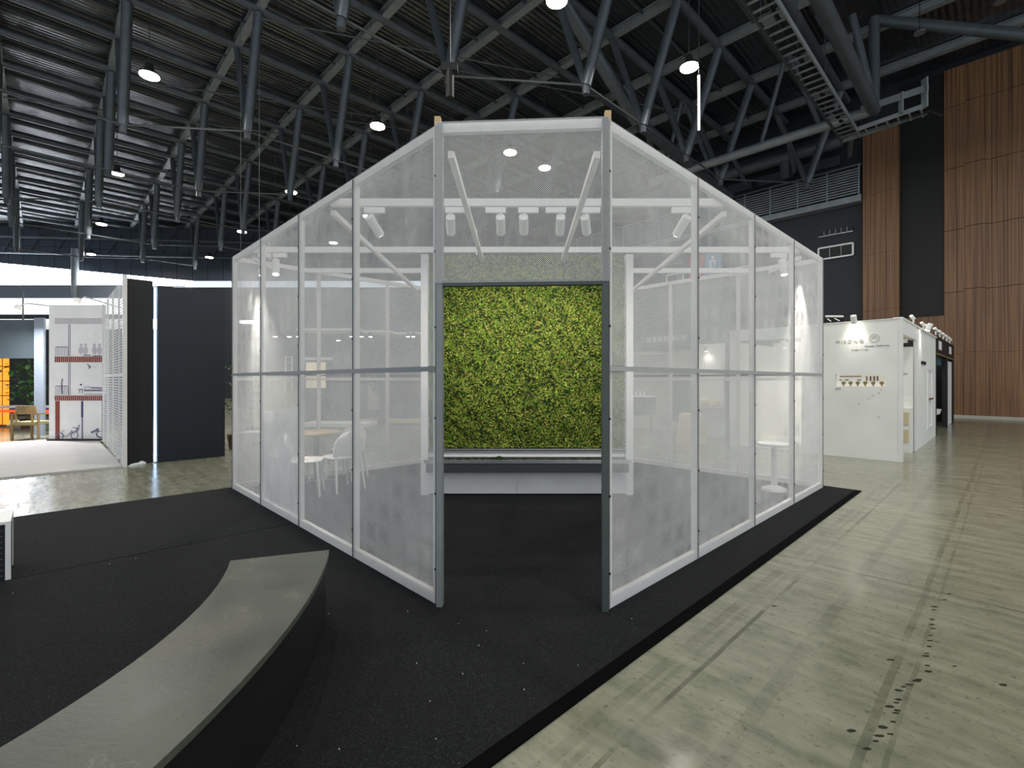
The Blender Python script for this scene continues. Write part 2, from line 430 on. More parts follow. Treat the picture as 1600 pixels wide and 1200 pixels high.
# the big rib on the right that bends down to the side wall, and the edge truss it carries
def at(px, py, y): return Vector(((px-800)/F*y, y, EYE-(py-594)/F*y))
R0, R1, R2, R3 = at(882,7,15.26), at(995,190,18.3), at(1015,207,18.9), at(1140,306,24.4)
R00 = R0+(R0-R1)*.4; R00.z = min(R00.z, ROOF-.1)
obj('arch_rib', MB().tube(R00, R0, .22, 14).tube(R0, R1, .22, 14).tube(R1, R3, .22, 14), 'roof_pipe', ceiling, True)
N = at(1366,172,16.7)           # node of the edge truss
zN = N.z
e0 = toab(N.x, N.y)
obj('edge_chord', MB().tube(N, ab(e0[0], e0[1]+8.6, zN), .17, 12), 'roof_beam', ceiling, True)
obj('edge_chord', MB().tube(N, ab(e0[0]-9.0, e0[1], zN+.1), .20, 12), 'roof_pipe', ceiling, True)
obj('edge_chord', MB().tube(at(1372,32,16.7), at(1660,60,13.8), .17, 12), 'roof_pipe', ceiling, True)
for da, db in ((0,0),(-1.6,1.3),(-.7,.5)):
    obj('edge_post', MB().tube(N+Vector((0,0,.1)), ab(e0[0]+da, e0[1]+db, ROOF), .16 if da == 0 else .12, 12), 'roof_pipe', ceiling, True)
for k in range(4):
    b0 = e0[1]+.6+2.1*k
    obj('edge_strut', MB().tube(ab(e0[0], b0+1.0, zN), ab(e0[0]-.2, b0+(0 if k % 2 else 2.0), ROOF-.1), .09, 10), 'roof_pipe', ceiling, True)
    obj('edge_strut', MB().tube(ab(e0[0], b0, zN+.02), ab(24.6, b0+.9, zN+.2), .09, 10), 'roof_pipe', ceiling, True)
obj('edge_chord', MB().tube(R2, ab(e0[0], e0[1]+8.4, zN+.25), .14, 12), 'roof_pipe', ceiling, True)

# cable tray with its rungs, turning the corner below the edge truss
tray = thing('cable_tray', 'dark ladder cable tray hung beneath the roof truss at upper right, turning a corner', 'cable tray', ab(e0[0]-4.5, e0[1]+.9, zN-.6))
tz = zN-.55; ta, tb = e0[0]+.15, e0[1]+.75
obj('side_rail', MB().bar(ab(ta-9.5,tb-.28,tz), ab(ta+.3,tb-.28,tz), .04, .14), 'roof_beam', tray)
obj('side_rail', MB().bar(ab(ta-9.5,tb+.28,tz), ab(ta+.3,tb+.28,tz), .04, .14), 'roof_cable', tray)
for k in range(26):
    obj('rung', MB().bar(ab(ta-9.3+.37*k,tb-.28,tz), ab(ta-9.3+.37*k,tb+.28,tz), .05, .04), 'roof_beam', tray)
obj('side_rail', MB().bar(ab(ta+.3,tb+.28,tz), ab(ta+.3,tb-2.1,tz+.1), .04, .14), 'roof_beam', tray)
obj('side_rail', MB().bar(ab(ta-.3,tb-.28,tz), ab(ta-.3,tb-2.1,tz+.1), .04, .14), 'roof_beam', tray)
for k in range(6):
    obj('rung', MB().bar(ab(ta+.3,tb-.5-.3*k,tz), ab(ta-.3,tb-.5-.3*k,tz), .05, .04), 'roof_beam', tray)
obj('cable_bundle', MB().path([ab(ta-9.4,tb-.1,tz+.08), ab(ta-4,tb+.05,tz+.08), ab(ta-.2,tb,tz+.08), ab(ta,tb-.6,tz+.08), ab(ta+.05,tb-2.2,tz+.02), ab(ta+.05,tb-2.5,tz-.25)], .06), 'black', tray, True)
for a in (ta-8, ta-5, ta-2):
    obj('hanger_rod', MB().tube(ab(a,tb+.28,tz), ab(a,tb+.28,ROOF+.2), .012, 6), 'roof_cable', tray)
obj('bracket_frame', MB().bar(ab(ta-.35,tb-.4,tz+.62), ab(ta-.35,tb-2.2,tz+.62), .05, .22).bar(ab(ta-.35,tb-1.5,tz+.05), ab(ta-.35,tb-1.5,tz+.75), .16, .05).bar(ab(ta-.35,tb-2.1,tz+.0), ab(ta-.35,tb-2.1,tz+.95), .22, .05), 'roof_beam', tray)

# ---- right side wall: timber panels, black recess, timber pier, gallery wall
WA = 26.07
wr = MB().abox(WA+.12, WA+.5, -14, 31.2, 0, ROOF+.24); wall_right = struct(obj('wall_right', wr, 'dark_wall'))
pw = .60; ph = 2.46
pm = mesh('wood_panel', MB().abox(WA-.0-ab(0,0).x, WA+.118, 0, pw-.006, 0, ph-.008), 'wood_panel')
for i in range(17):
    b0 = 1.87-pw*(i+1)
    for k in range(-1, 5):
        z0 = 2.58+2.47*k+(.05 if i % 2 else 0.0)-(.03 if i % 3 == 0 else 0)
        if k == -1:
            obj('wood_panel', MB().abox(WA, WA+.118, b0, b0+pw-.006, .12, z0+2.462), 'wood_panel', wall_right)
        elif k == 4:
            obj('wood_panel', MB().abox(WA, WA+.118, b0, b0+pw-.006, z0, 13.95), 'wood_panel', wall_right)
        else:
            inst('wood_panel', pm, wall_right, ab(0, b0, z0))
for i in range(2):              # pier
    b0 = 3.27+.625*i
    for k, (z0, z1) in enumerate(((2.2,4.55),(4.55,7.0),(7.0,9.6),(9.6,12.3))):
        o = .04*i
        obj('wood_panel', MB().abox(WA-.25, WA+.118, b0, b0+.619, (z0-o) if k else z0, z1-.008-o), 'wood_panel', wall_right)
for i in range(2):              # timber under the black recess
    obj('wood_panel', MB().abox(WA, WA+.118, 1.87+.7*i, 1.87+.7*i+.694, .12, 4.1), 'wood_panel', wall_right)
obj('recess_panel', MB().abox(WA+.06, WA+.118, 1.875, 3.265, 4.1, 13.95), 'black', wall_right)
bs = struct(obj('baseboard_right', MB().abox(WA-.06, WA+.0, -9, 1.9, .001, .12), 'beige_wall'))
gal = thing('gallery_balustrade', 'long dark gallery balustrade of horizontal slats high on the side wall', 'balustrade', ab(WA-.2, 9, 9.4))
obj('fascia', MB().abox(WA-.45, WA+.115, 4.55, 24, 9.35, 9.62), 'roof_beam', gal)
for k in range(10):
    obj('slat', MB().abox(WA-.42, WA-.38, 4.6, 24, 9.72+.115*k, 9.775+.115*k), 'roof_beam', gal)
for k in range(16):
    obj('post', MB().abox(WA-.44, WA-.36, 4.6+1.2*k, 4.65+1.2*k, 9.62, 10.95), 'roof_beam', gal)
obj('handrail', MB().abox(WA-.46, WA-.34, 4.55, 24, 10.92, 10.97), 'galvanised', gal)
obj('duct', MB().tube(ab(WA-.7,5.2,12.1), ab(WA-.7,24,12.1), .28, 12).tube(ab(WA-.7,7.5,12.1), ab(WA-.7,7.5,11.1), .2, 10), 'roof_pipe', wall_right, True)
obj('soffit_beam', MB().abox(WA-.6, WA+.1, 4.6, 24, 12.9, 13.3), 'slate_wall', wall_right)
for k in range(4):
    obj('transom_light', MB().abox(WA-.05, WA+.11, 5.4+1.9*k, 7.0+1.9*k, 11.3, 11.75), 'slate_wall', wall_right)
def wall_vent(px, py, wpx, hpx, slot, label):
    r = (px-800)/F; y = (WA-.0)/(CA*r+SA); c = Vector((r*y, y, EYE-(py-594)/F*y)); a, b = toab(c.x, c.y)
    hw, hh = wpx/F*y/2/.72, hpx/F*y/2
    t = thing('wall_vent', label, 'vent', ab(WA+.11, b, c.z-hh))
    obj('backing', MB().abox(WA+.06, WA+.118, b-hw, b+hw, c.z-hh, c.z+hh), 'vent_dark', t)
    fm = MB()
    if slot:
        fm.abox(WA+.03, WA+.07, b-hw, b+hw, c.z-hh, c.z-hh+.05)
    else:
        for q in (-1, 1):
            fm.abox(WA+.0, WA+.07, b-hw, b+hw, c.z+q*hh-.035, c.z+q*hh+.035); fm.abox(WA+.0, WA+.07, b+q*hw-.035, b+q*hw+.035, c.z-hh, c.z+hh)
    obj('frame', fm, 'galvanised' if slot else 'sign_white', t)
    for k in range(5 if slot else 2):
        n = 6 if slot else 3
        obj('mullion', MB().abox(WA+.02, WA+.06, b-hw+2*hw*(k+1)/n-.015, b-hw+2*hw*(k+1)/n+.015, c.z-hh, c.z+hh), 'roof_beam', t)
wall_vent(1305, 362, 33, 9, True, 'narrow dark slotted vent on the navy wall beside the timber pier')
wall_vent(1305, 393, 33, 18, False, 'white-framed grille of three panes on the navy wall beside the timber pier')
wall_vent(1054, 409, 20, 7, True, 'narrow slotted vent on the side wall seen through the mesh near the restroom sign')
wall_vent(1054, 434, 20, 12, False, 'white-framed three-pane grille seen through the mesh near the restroom sign')
wall_vent(1158, 423, 27, 11, False, 'long white-framed wall grille seen through the mesh right of the restroom sign')
# restroom sign
r = (1098-800)/F; y = (WA-.3)/(CA*r+SA); sa, sb = toab(r*y, y); sz = 7.0
rs = thing('restroom_sign', 'red and blue restroom sign with white figures on the side wall, seen through mesh', 'sign', ab(sa, sb, sz))
rp = obj('red_panel', MB().abox(WA-.1, WA+.118, sb+.02, sb+.9, sz, sz+1.38), 'sign_red', rs)
bpn = obj('blue_panel', MB().abox(WA-.1, WA+.118, sb-.9, sb-.02, sz, sz+1.38), 'sign_blue', rs)
def figure(b, skirt, par):
    m = MB(); fa = WA-.12
    m.lathe([(.085,-.01),(.085,.01)], ab(fa, b, sz+1.12), 14, Matrix.Rotation(TH, 3, 'Z') @ Matrix.Rotation(math.pi/2, 3, 'Y'))
    if skirt:
        m.abox(fa-.01, fa+.01, b-.09, b+.09, sz+.68, sz+1.0); m.abox(fa-.01, fa+.01, b-.17, b+.17, sz+.5, sz+.68)
        m.abox(fa-.01, fa+.01, b-.08, b-.02, sz+.2, sz+.5); m.abox(fa-.01, fa+.01, b+.02, b+.08, sz+.2, sz+.5)
    else:
        m.abox(fa-.01, fa+.01, b-.15, b+.15, sz+.9, sz+1.0); m.abox(fa-.01, fa+.01, b-.18, b-.13, sz+.6, sz+.98); m.abox(fa-.01, fa+.01, b+.13, b+.18, sz+.6, sz+.98)
        m.abox(fa-.01, fa+.01, b-.1, b-.04, sz+.2, sz+.9); m.abox(fa-.01, fa+.01, b+.04, b+.1, sz+.2, sz+.9)
    obj('pictogram', m, 'sign_white', par)
figure(sb+.46, True, rp); figure(sb-.46, False, bpn)

# ---- back wall on the left with its ribbon window
BZ0, BZ1 = 9.25, 9.9
wb = MB().box((-33, BACK_Y+.4, 4.6), (60, .5, 9.2)); wall_back = struct(obj('wall_back', wb, 'dark_wall'))
obj('bulkhead', MB().box((-41, BACK_Y-.2, 8.55), (22, .8, 1.4)), 'bulkhead', wall_back)
def ztop(x): return 9.75+(x+27.0)*(-1.45/15.4)      # upper edge of the ribbon window rises to the left
up = MB()
xs = [-62+1.27*k for k in range(50)]
obj('upper_backing', MB().box((-33, BACK_Y+.45, 12.2), (60, .3, 4.6)), 'black', wall_back)
for k, x in enumerate(xs):
    if x > -4: break
    zt = ztop(x) if x < -27 else 9.75
    zt2 = ztop(x+1.27) if x+1.27 < -27 else 9.75
    zm = zt+(ROOF+.2-zt)*.5
    for lo0, lo1, hi in ((zt, zt2, zm), (zm+.03, zm+.03, ROOF+.2)):
        y0, y1 = BACK_Y+.05, BACK_Y+.3
        obj('wall_panel', MB().hexa([(x,y0,lo0),(x+1.24,y0,lo1),(x+1.24,y1,lo1),(x,y1,lo0),(x,y0,hi),(x+1.24,y0,hi),(x+1.24,y1,hi),(x,y1,hi)]), 'slate_wall', wall_back)
win = struct(obj('window_1', MB().box((-44.5, BACK_Y+.02, 9.26), (35, .2, .05)), 'sign_white'))
for k, x in enumerate(xs):
    if x > -27.2: break
    y0, y1 = BACK_Y+.1, BACK_Y+.14
    obj('pane', MB().hexa([(x+.02,y0,9.28),(x+1.25,y0,9.28),(x+1.25,y1,9.28),(x+.02,y1,9.28),(x+.02,y0,ztop(x)),(x+1.25,y0,ztop(x+1.27)),(x+1.25,y1,ztop(x+1.27)),(x+.02,y1,ztop(x))]), 'window_glow', win)
    obj('mullion', MB().bar((x,BACK_Y+.02,9.28),(x,BACK_Y+.02,ztop(x)), .05, .05), 'galvanised', win)
for x in (-35.6,):
    obj('column', MB().tube((x, BACK_Y-.6, 0), (x, BACK_Y-.6, 12.2), .26, 12), 'roof_beam', wall_back, True)
for k in range(26):             # diagonal bracing lines of the upper wall
    x = -60+2.2*k
    obj('brace', MB().bar((x, BACK_Y-.02, 11.7), (x+1.3, BACK_Y-.02, 13.6), .05, .05), 'roof_pipe', wall_back)
for z in (11.6, 12.9):
    obj('girt', MB().tube((-60, BACK_Y-.3, z+.9), (-4, BACK_Y-.3, z-.6), .12, 10), 'roof_pipe', wall_back, True)

# ---- pendant lamps of the hall
def lamp_mesh():
    shell = MB().lathe([(.02,.34),(.10,.34),(.13,.16),(.27,.05),(.28,.0),(.26,.0)], (0,0,0), 20)
    return mesh('shade', shell, 'lamp_shell', smooth=True), mesh('glow_disc', MB().lathe([(.255,-.03),(.255,.012)], (0,0,0), 20), 'lamp_glow')
LSH, LGL = lamp_mesh(); h = 9.3
LAMPS = [((-1.19,1.588),'hall pendant lamp nearest the upper left corner, largest of the left row'),
 ((-1.91,2.34),'second pendant lamp of the left row, below the large upper left one'),
 ((-2.63,3.10),'third pendant lamp of the left row, among the truss posts'),
 ((-3.34,3.84),'fourth pendant lamp of the left row, just above the ribbon window'),
 ((-.529,1.904),'pendant lamp beside the left end of the mesh pavilion ridge'),
 ((-1.173,2.571),'pendant lamp just above the sloping left top edge of the mesh pavilion'),
 ((-1.819,3.259),'pendant lamp above the pavilion left corner, third of its row'),
 ((-2.463,3.9375),'smallest pendant lamp above the far left corner of the pavilion'),
 ((.118,1.273),'pendant lamp cut by the top edge of the photo above the doorway'),
 ((.566,1.546),'bright pendant lamp beside the hanging white tube at upper right'),
 ((-.008,2.124),'left of two pendant lamps seen through the mesh above the doorway'),
 ((.154,2.277),'right of two pendant lamps seen through the mesh above the doorway'),
 ((-.88,2.95),'pendant lamp seen through the left mesh wall above the joist'),
 ((-1.30,3.52),'small pendant lamp seen through the left mesh wall below the beam'),
 ((.77,.54),'hall pendant lamp over the right aisle'),((1.45,.35),'hall pendant lamp over the far right aisle'),((1.30,.95),'hall pendant lamp by the timber wall'),
 ((-.47,.84),'hall pendant lamp over the curved bench'),((.25,.09),'hall pendant lamp overhead'),((-1.5,.5),'hall pendant lamp over the neighbour stand'),((-2.0,1.3),'hall pendant lamp far left'),((-.7,-.2),'hall pendant lamp behind the bench'),((1.3,-.3),'hall pendant lamp behind the aisle')]
for i, ((hx, hy), lb) in enumerate(LAMPS):
    P = Vector((hx*h, hy*h, EYE+h)); t = thing('pendant_lamp', lb, 'lamp', P, 'pendant lamps of the hall')
    inst('shade', LSH, t, P); inst('glow_disc', LGL, t, P)
    obj('cord', MB().tube(P+Vector((0,0,.34)), (P.x, P.y, ROOF+.25), .012, 6), 'roof_cable', t)
    ld = bpy.data.lights.new('pendant_light', 'AREA'); ld.shape = 'DISK'; ld.size = .5; ld.energy = LAMP_W; ld.color = (1.0, .965, .89)
    lo = bpy.data.objects.new('pendant_light', ld); COL.objects.link(lo); lo.parent = t; lo.location = (0,0,-.05)
for px, py, lb in ((1437,52,'small round unlit fitting hanging under the dark roof at upper right, left of two'), (1562,4,'small round unlit fitting hanging under the dark roof by the top right corner')):
    P = at(px, py, 15.0); t = thing('round_fitting', lb, 'fitting', P)
    obj('ring', MB().lathe([(.10,0),(.15,.0),(.15,.03),(.10,.04)], P, 20), 'galvanised', t, True); obj('stem', MB().tube(P+Vector((0,0,.04)), (P.x, P.y, ROOF+.25), .012, 6), 'black', t)
# hanging white tube beside the bright lamp
P0, P1 = at(1092,60,14.0), at(1092,203,14.0)
tl = thing('hanging_tube', 'thin white tube hanging vertically from the roof beside a bright pendant lamp', 'tube light', P1)
obj('tube', MB().tube(P1, at(1092,118,14.0), .035, 10), 'tube_glow', tl, True)
obj('wire', MB().tube(at(1092,118,14.0), (P0.x, P0.y, ROOF+.2), .014, 6), 'roof_cable', tl)
# dark projector-like device under a truss node
pd_ = at(703,128,10.6)
t = thing('hanging_device', 'small dark device hanging below a roof truss node above the pavilion', 'device', pd_)
obj('clamp', MB().box(pd_+Vector((0,0,.30)), (.34,.16,.16)), 'black', t); obj('body', MB().tube(pd_+Vector((0,0,-.35)), pd_+Vector((0,0,.25)), .09, 10), 'black', t, True)
obj('stem', MB().tube(pd_+Vector((0,0,.35)), (pd_.x, pd_.y, NODE), .02, 6), 'black', t)

# ================================================================== CARPET
cp = thing('carpet', 'black pile carpet laid under the mesh pavilion and the curved bench', 'carpet', ab(2, 4.5))
obj('pile', MB().abox(-7.0, 7.88, 1.47, 5.194, .0005, .012), 'carpet', cp)
obj('edge_strip', MB().abox(-7.0, 7.88, 1.40, 1.468, .0005, .010), 'edge_black', cp)
obj('edge_strip', MB().abox(7.882, 7.93, 1.40, 7.55, .0005, .010), 'edge_black', cp)
obj('pile', MB().abox(-7.0, 7.88, 5.206, 7.55, .0005, .012), 'carpet', cp)
CZ = .0125

# ================================================================== MESH PAVILION
LA, RB, BA, BB = 1.87, 1.81, 7.75, 7.43
FA, FB = 2.644, 2.628          # where the chamfer meets the left and the right wall
PH = 3.19
pav = thing('mesh_pavilion', 'white perforated-mesh pavilion of timber frames with an open doorway at its cut corner', 'pavilion', ab(4.8, 4.6, CZ))
def mesh_panel(p, q, z0, z1, bulge=.012):
    """sheet between two floor points, gently slack, uv in metres"""
    p, q = Vector(p), Vector(q); d = (q-p); L = d.length; d.normalize(); n = Vector((d.y, -d.x, 0)); n1, n2 = 6, 8
    vs = []; uvs = []; ph0 = random.random()*6
    for j in range(n2+1):
        for i in range(n1+1):
            u, v = i/n1, j/n2
            k = bulge*math.sin(math.pi*u)*math.sin(math.pi*v)*(.6+.5*math.sin(ph0+5*v+3*u))
            P = p+d*(u*L)+n*k; vs.append((P.x, P.y, z0+(z1-z0)*v)); uvs.append((u*L, z0+(z1-z0)*v))
    fs = [(j*(n1+1)+i, j*(n1+1)+i+1, (j+1)*(n1+1)+i+1, (j+1)*(n1+1)+i) for j in range(n2) for i in range(n1)]
    m0 = len(vs)                   # the sheet is 0.8 mm thick: a front and a back skin
    vs += [(x-n.x*.0008, y-n.y*.0008, z) for x, y, z in vs]; uvs += uvs; fs += [tuple(k+m0 for k in f[::-1]) for f in fs]
    mb = MB().add(vs, fs); o = obj('mesh_panel', mb, 'sheet_mesh', pav, True)
    me = o.data; ul = me.uv_layers.new(name='UVMap')
    for l in me.loops:
        u, v = uvs[l.vertex_index]; ul.data[l.index].uv = ((u+v)*.7071, (v-u)*.7071)
    return o
def wall_run(p, q, nb, outward, front, railm='rail_metal', trimm='edge_metal'):
    """posts inside, mesh outside"""
    p, q = Vector(p), Vector(q); d = (q-p).normalized(); L = (q-p).length; n = Vector(outward); n.z = 0; n.normalize()
    up = Vector((0,0,1)); rz = math.atan2(d.y, d.x)
    for k in range(nb+1):
        c = p+d*(L*k/nb) - n*.028
        if k == 0: c = c+d*.025
        elif k == nb: c = c-d*.025
        else: c = c
        obj('post', MB().box(c+up*((CZ+PH)/2), (.05, .04, PH-CZ), rz), 'frame_wood', pav)
        e = p+d*(L*k/nb)+n*.004
        if front:
            tr = obj('edge_trim', MB().box(e+up*((CZ+PH)/2), (.009, .008, PH-CZ-.02), rz), trimm, pav)
            for z in (.25, .75, 1.25, 1.85, 2.35, 2.85):
                obj('screw', MB().box(e+n*.005+up*z, (.014, .006, .014), rz), 'screw', tr)
    s = p - n*.028; t = q - n*.028
    for z, hh in ((CZ+.035, .07), (PH-.03, .06)):
        obj('rail', MB().bar(s+d*.05+up*z, t-d*.05+up*z, .04, hh), 'frame_wood', pav)
    zm = 1.575
    obj('middle_rail', MB().bar(p+n*.006+up*zm, q+n*.006+up*zm, .008, .034), railm, pav)
    if not front: obj('rail', MB().bar(s+d*.05+up*(zm-.06), t-d*.05+up*(zm-.06), .04, .04), 'frame_wood', pav)
    for k in range(nb):
        e0, e1 = p+d*(L*k/nb+.004), p+d*(L*(k+1)/nb-.004)
        mesh_panel(e0, e1, CZ+.004, zm-.02); mesh_panel(e0, e1, zm+.02, PH)
nA, nB = ab(-1,0), ab(0,-1)
wall_run(ab(LA, FA), ab(LA, BB), 4, nA, True)
wall_run(ab(FB, RB), ab(BA, RB), 4, nB, True, 'rail_light', 'trim_light')
wall_run(ab(LA, BB), ab(BA, BB), 5, -nB, False)
wall_run(ab(BA, RB), ab(BA, BB), 5, -nA, False)
# doorway in the cut corner
DL, DR = ab(LA, FA), ab(FB, RB); dd = (DR-DL).normalized(); dn = Vector((dd.y, -dd.x, 0)); rz = math.atan2(dd.y, dd.x)
for e, s in ((DL, 1), (DR, -1)):
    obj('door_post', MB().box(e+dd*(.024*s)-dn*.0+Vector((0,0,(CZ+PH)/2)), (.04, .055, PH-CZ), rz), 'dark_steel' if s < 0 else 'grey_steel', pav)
    obj('post_stub', MB().box(e+dd*(.0*s)-dn*.045+Vector((0,0,PH+.02)), (.04, .04, .10), rz), 'raw_timber', pav)
LZ = 2.135
obj('lintel', MB().bar(DL+dd*.044+Vector((0,0,LZ)), DR-dd*.044+Vector((0,0,LZ)), .05, .035), 'dark_steel', pav)
obj('rail', MB().bar(DL+dd*.044-dn*.01+Vector((0,0,PH-.03)), DR-dd*.044-dn*.01+Vector((0,0,PH-.03)), .04, .06), 'frame_wood', pav)
mesh_panel(DL+dn*.034, DR+dn*.034, LZ+.0, PH, 0)
# overhead joists
def wx(y):                     # inner x-range of the pavilion at depth y
    xl = max((LA-SA*y)/CA, (CA*y-BB)/SA); xr = min((CA*y-RB)/SA, (BA-SA*y)/CA); return xl+.09, xr-.09
BEAMS = (4.52, 6.15, 7.32)
for y in BEAMS:
    a, b = wx(y); obj('cross_beam', MB().bar((a,y,PH-.035),(b,y,PH-.035), .045, .07), 'frame_wood', pav)
JO = ((-3.38, -3.42), (-1.70, -1.68), (-.43, -.36), (.60, .74), (2.03, 2.14), (3.74, 3.80))
for x0, x1 in JO:
    ys = [3.2+.02*k for k in range(420)]; ok = [y for y in ys if y > 3.36 and wx(y)[0] < x0 < wx(y)[1]]
    if len(ok) > 2:
        obj('joist', MB().bar((x0, ok[0]+.05, PH-.10), (x1, min(ok[-1]-.05, 9.2), PH-.10), .045, .05), 'frame_wood', pav)

# loose protective film over one lower panel
p0, p1 = ab(LA, FA+4.78*.752), ab(LA, FA+4.78*.995); p0, p1 = ab(LA, FA+4.78*.508), ab(LA, FA+4.78*.745)
n1, n2 = 10, 14; vs = []
for j in range(n2+1):
    for i in range(n1+1):
        u, v = i/n1, j/n2; P = p0.lerp(p1, u)+ab(.02+.012*math.sin(9*u+4*v)*math.sin(5*v+1), 0)
        z = .06+(1.22-.06)*v-.10*u*v; vs.append((P.x+0, P.y, z))
fm = MB().add(vs, [(j*(n1+1)+i, j*(n1+1)+i+1, (j+1)*(n1+1)+i+1, (j+1)*(n1+1)+i) for j in range(n2) for i in range(n1)])
single('plastic_film', fm, 'film', 'wrinkled milky plastic film on the lower left mesh wall beside the white chairs', 'film', smooth=True)

# ================================================================== MOSS WALL
MX0, MX1, MY = -1.18, 1.57, 6.26
mw = thing('moss_wall', 'green moss living wall in a white frame with a planter trough inside the pavilion', 'moss wall', ((MX0+MX1)/2, MY+.2, CZ))
ZT = PH-.06
obj('frame_side', MB().box((MX0+.045, MY+.2, (CZ+ZT)/2), (.09, .40, ZT-CZ)), 'white_paint', mw)
obj('frame_side', MB().box((MX1-.045, MY+.2, (CZ+ZT)/2), (.09, .40, ZT-CZ)), 'white_paint', mw)
obj('back_panel', MB().box(((MX0+MX1)/2, MY+.36, 1.6), (MX1-MX0-.19, .05, 3.0)), 'white_paint', mw)
def zt(py): return EYE-(py-594)/F*MY
mid = .06
obj('base_panel', MB().box(((MX0+.09+mid)/2, MY+.03, (CZ+.02+zt(736))/2), (mid-MX0-.092, .05, zt(736)-CZ-.02)), 'white_paint', mw)
obj('base_panel', MB().box(((MX1-.09+mid)/2, MY+.03, (CZ+.02+zt(736))/2), (MX1-mid-.094, .05, zt(736)-CZ-.02)), 'white_paint', mw)
obj('plinth', MB().box(((MX0+MX1)/2, MY+.06, CZ+.012), (MX1-MX0-.2, .04, .02)), 'black', mw)
obj('white_band', MB().box(((MX0+MX1)/2, MY+.075, zt(710.5)), (MX1-MX0-.19, .03, .075)), 'white_paint', mw)
tx = (MX0+MX1)/2; tw = MX1-MX0-.19
tz1, tz0 = zt(720), zt(735)
tr = obj('planter_trough', MB().box((tx, MY-.05, (tz0+tz1)/2), (tw, .22, tz1-tz0)), 'trough', mw)
obj('rim', MB().box((tx, MY-.165, zt(718)), (tw+.05, .015, .045)), 'chrome', tr)
obj('soil', MB().box((tx, MY-.05, tz1+.004), (tw-.02, .2, .01)), 'soil', tr)
obj('shelf_trim', MB().box((tx, MY+.055, zt(705)), (tw+.01, .03, .04)), 'grey_steel', mw); obj('shelf_trim', MB().box((tx, MY+.05, zt(702.5)), (tw+.01, .05, .012)), 'chrome', mw)
def leaves(n, x0, x1, z0, z1, y0, matname, smin, smax, parent, name, seed):
    rg = np.random.default_rng(seed)
    cx, cz = rg.uniform(x0, x1, n), rg.uniform(z0, z1, n)
    lump = .025*np.sin(cx*9+np.sin(cz*7)*2)*np.sin(cz*8+1.3)+.02*np.sin(cx*23+cz*17)
    cy = y0-.02-lump-rg.uniform(0, .035, n); s = rg.uniform(smin, smax, n); t = rg.uniform(0, 2*math.pi, n)
    ux, uz = np.cos(t), np.sin(t); out = rg.uniform(-.8, .3, n)
    V = np.empty((n, 4, 3))
    tipx, tipz = cx+ux*s, cz+uz*s
    V[:,0] = np.stack([cx-ux*s*.5, cy, cz-uz*s*.5], 1)
    V[:,1] = np.stack([cx+uz*s*.32, cy-.004, cz-ux*s*.32], 1)
    V[:,2] = np.stack([tipx, cy+out*s, tipz], 1)
    V[:,3] = np.stack([cx-uz*s*.32, cy-.004, cz+ux*s*.32], 1)
    V = V.reshape(-1, 3); V -= np.array(base(parent))
    me = bpy.data.meshes.new(name); me.vertices.add(4*n); me.vertices.foreach_set('co', V.ravel())
    me.loops.add(4*n); me.loops.foreach_set('vertex_index', np.arange(4*n)); me.polygons.add(n)
    me.polygons.foreach_set('loop_start', np.arange(n)*4); me.polygons.foreach_set('loop_total', np.full(n, 4))
    me.update(calc_edges=True); me.validate(); me.materials.append(M[matname])
    o = bpy.data.objects.new(name, me); COL.objects.link(o); o.parent = parent; o['kind'] = 'stuff'; return o
mx0, mx1, mz0, mz1 = MX0+.092, MX1-.092, zt(701), ZT
G = 70; vs = []
for j in range(G+1):
    for i in range(G+1):
        x = mx0+(mx1-mx0)*i/G; z = mz0+(mz1-mz0)*j/G
        vs.append((x, MY+.16-.02-.025*math.sin(x*9+math.sin(z*7)*2)*math.sin(z*8+1.3)-.02*math.sin(x*23+z*17), z))
mbase = obj('moss_bed', MB().add(vs, [(j*(G+1)+i, j*(G+1)+i+1, (j+1)*(G+1)+i+1, (j+1)*(G+1)+i) for j in range(G) for i in range(G)]), 'moss_base', mw, True)
for nm, n, s0, s1, sd in (('moss_green', 30000, .016, .034, 1), ('moss_dark', 20000, .018, .036, 2), ('moss_yellow', 13000, .012, .026, 3), ('moss_rust', 7000, .009, .018, 4)):
    leaves(n, mx0, mx1, mz0, mz1, MY+.15, nm, s0, s1, mw, 'moss_tufts', sd)
sp_ = MB()
for k in range(150):            # low growth along the trough
    x = random.uniform(mx0+.03, mx1-.03); hgt = random.uniform(.01, .035)
    sp_.lathe([(.03,0),(.022,hgt*.6),(.004,hgt)], (x, MY-.05+random.uniform(-.08,.08), tz1+.008), 6)
sp_.lathe([(.09,0),(.08,.03),(.02,.06)], (tx-.36, MY-.06, tz1+.008), 8)
obj('trough_growth', sp_, 'moss_dark', mw, kind='stuff')
for cx_, cz_ in ((745,552),(748,562)):    # one fern sprig standing proud of the moss
    fr = MB(); c = Vector(((cx_-800)/F*MY, MY+.06, zt(cz_)))
    for t in (0, .9, 1.9, 2.8, 3.9, 5.0):
        d = Vector((math.cos(t), -.3, math.sin(t)))*.075; s = Vector((-math.sin(t),0,math.cos(t)))*.014
        fr.add([c, c+d*.5+s, c+d, c+d*.5-s], [(0,1,2,3)])
    obj('fern_leaf', fr, 'moss_green', mw)

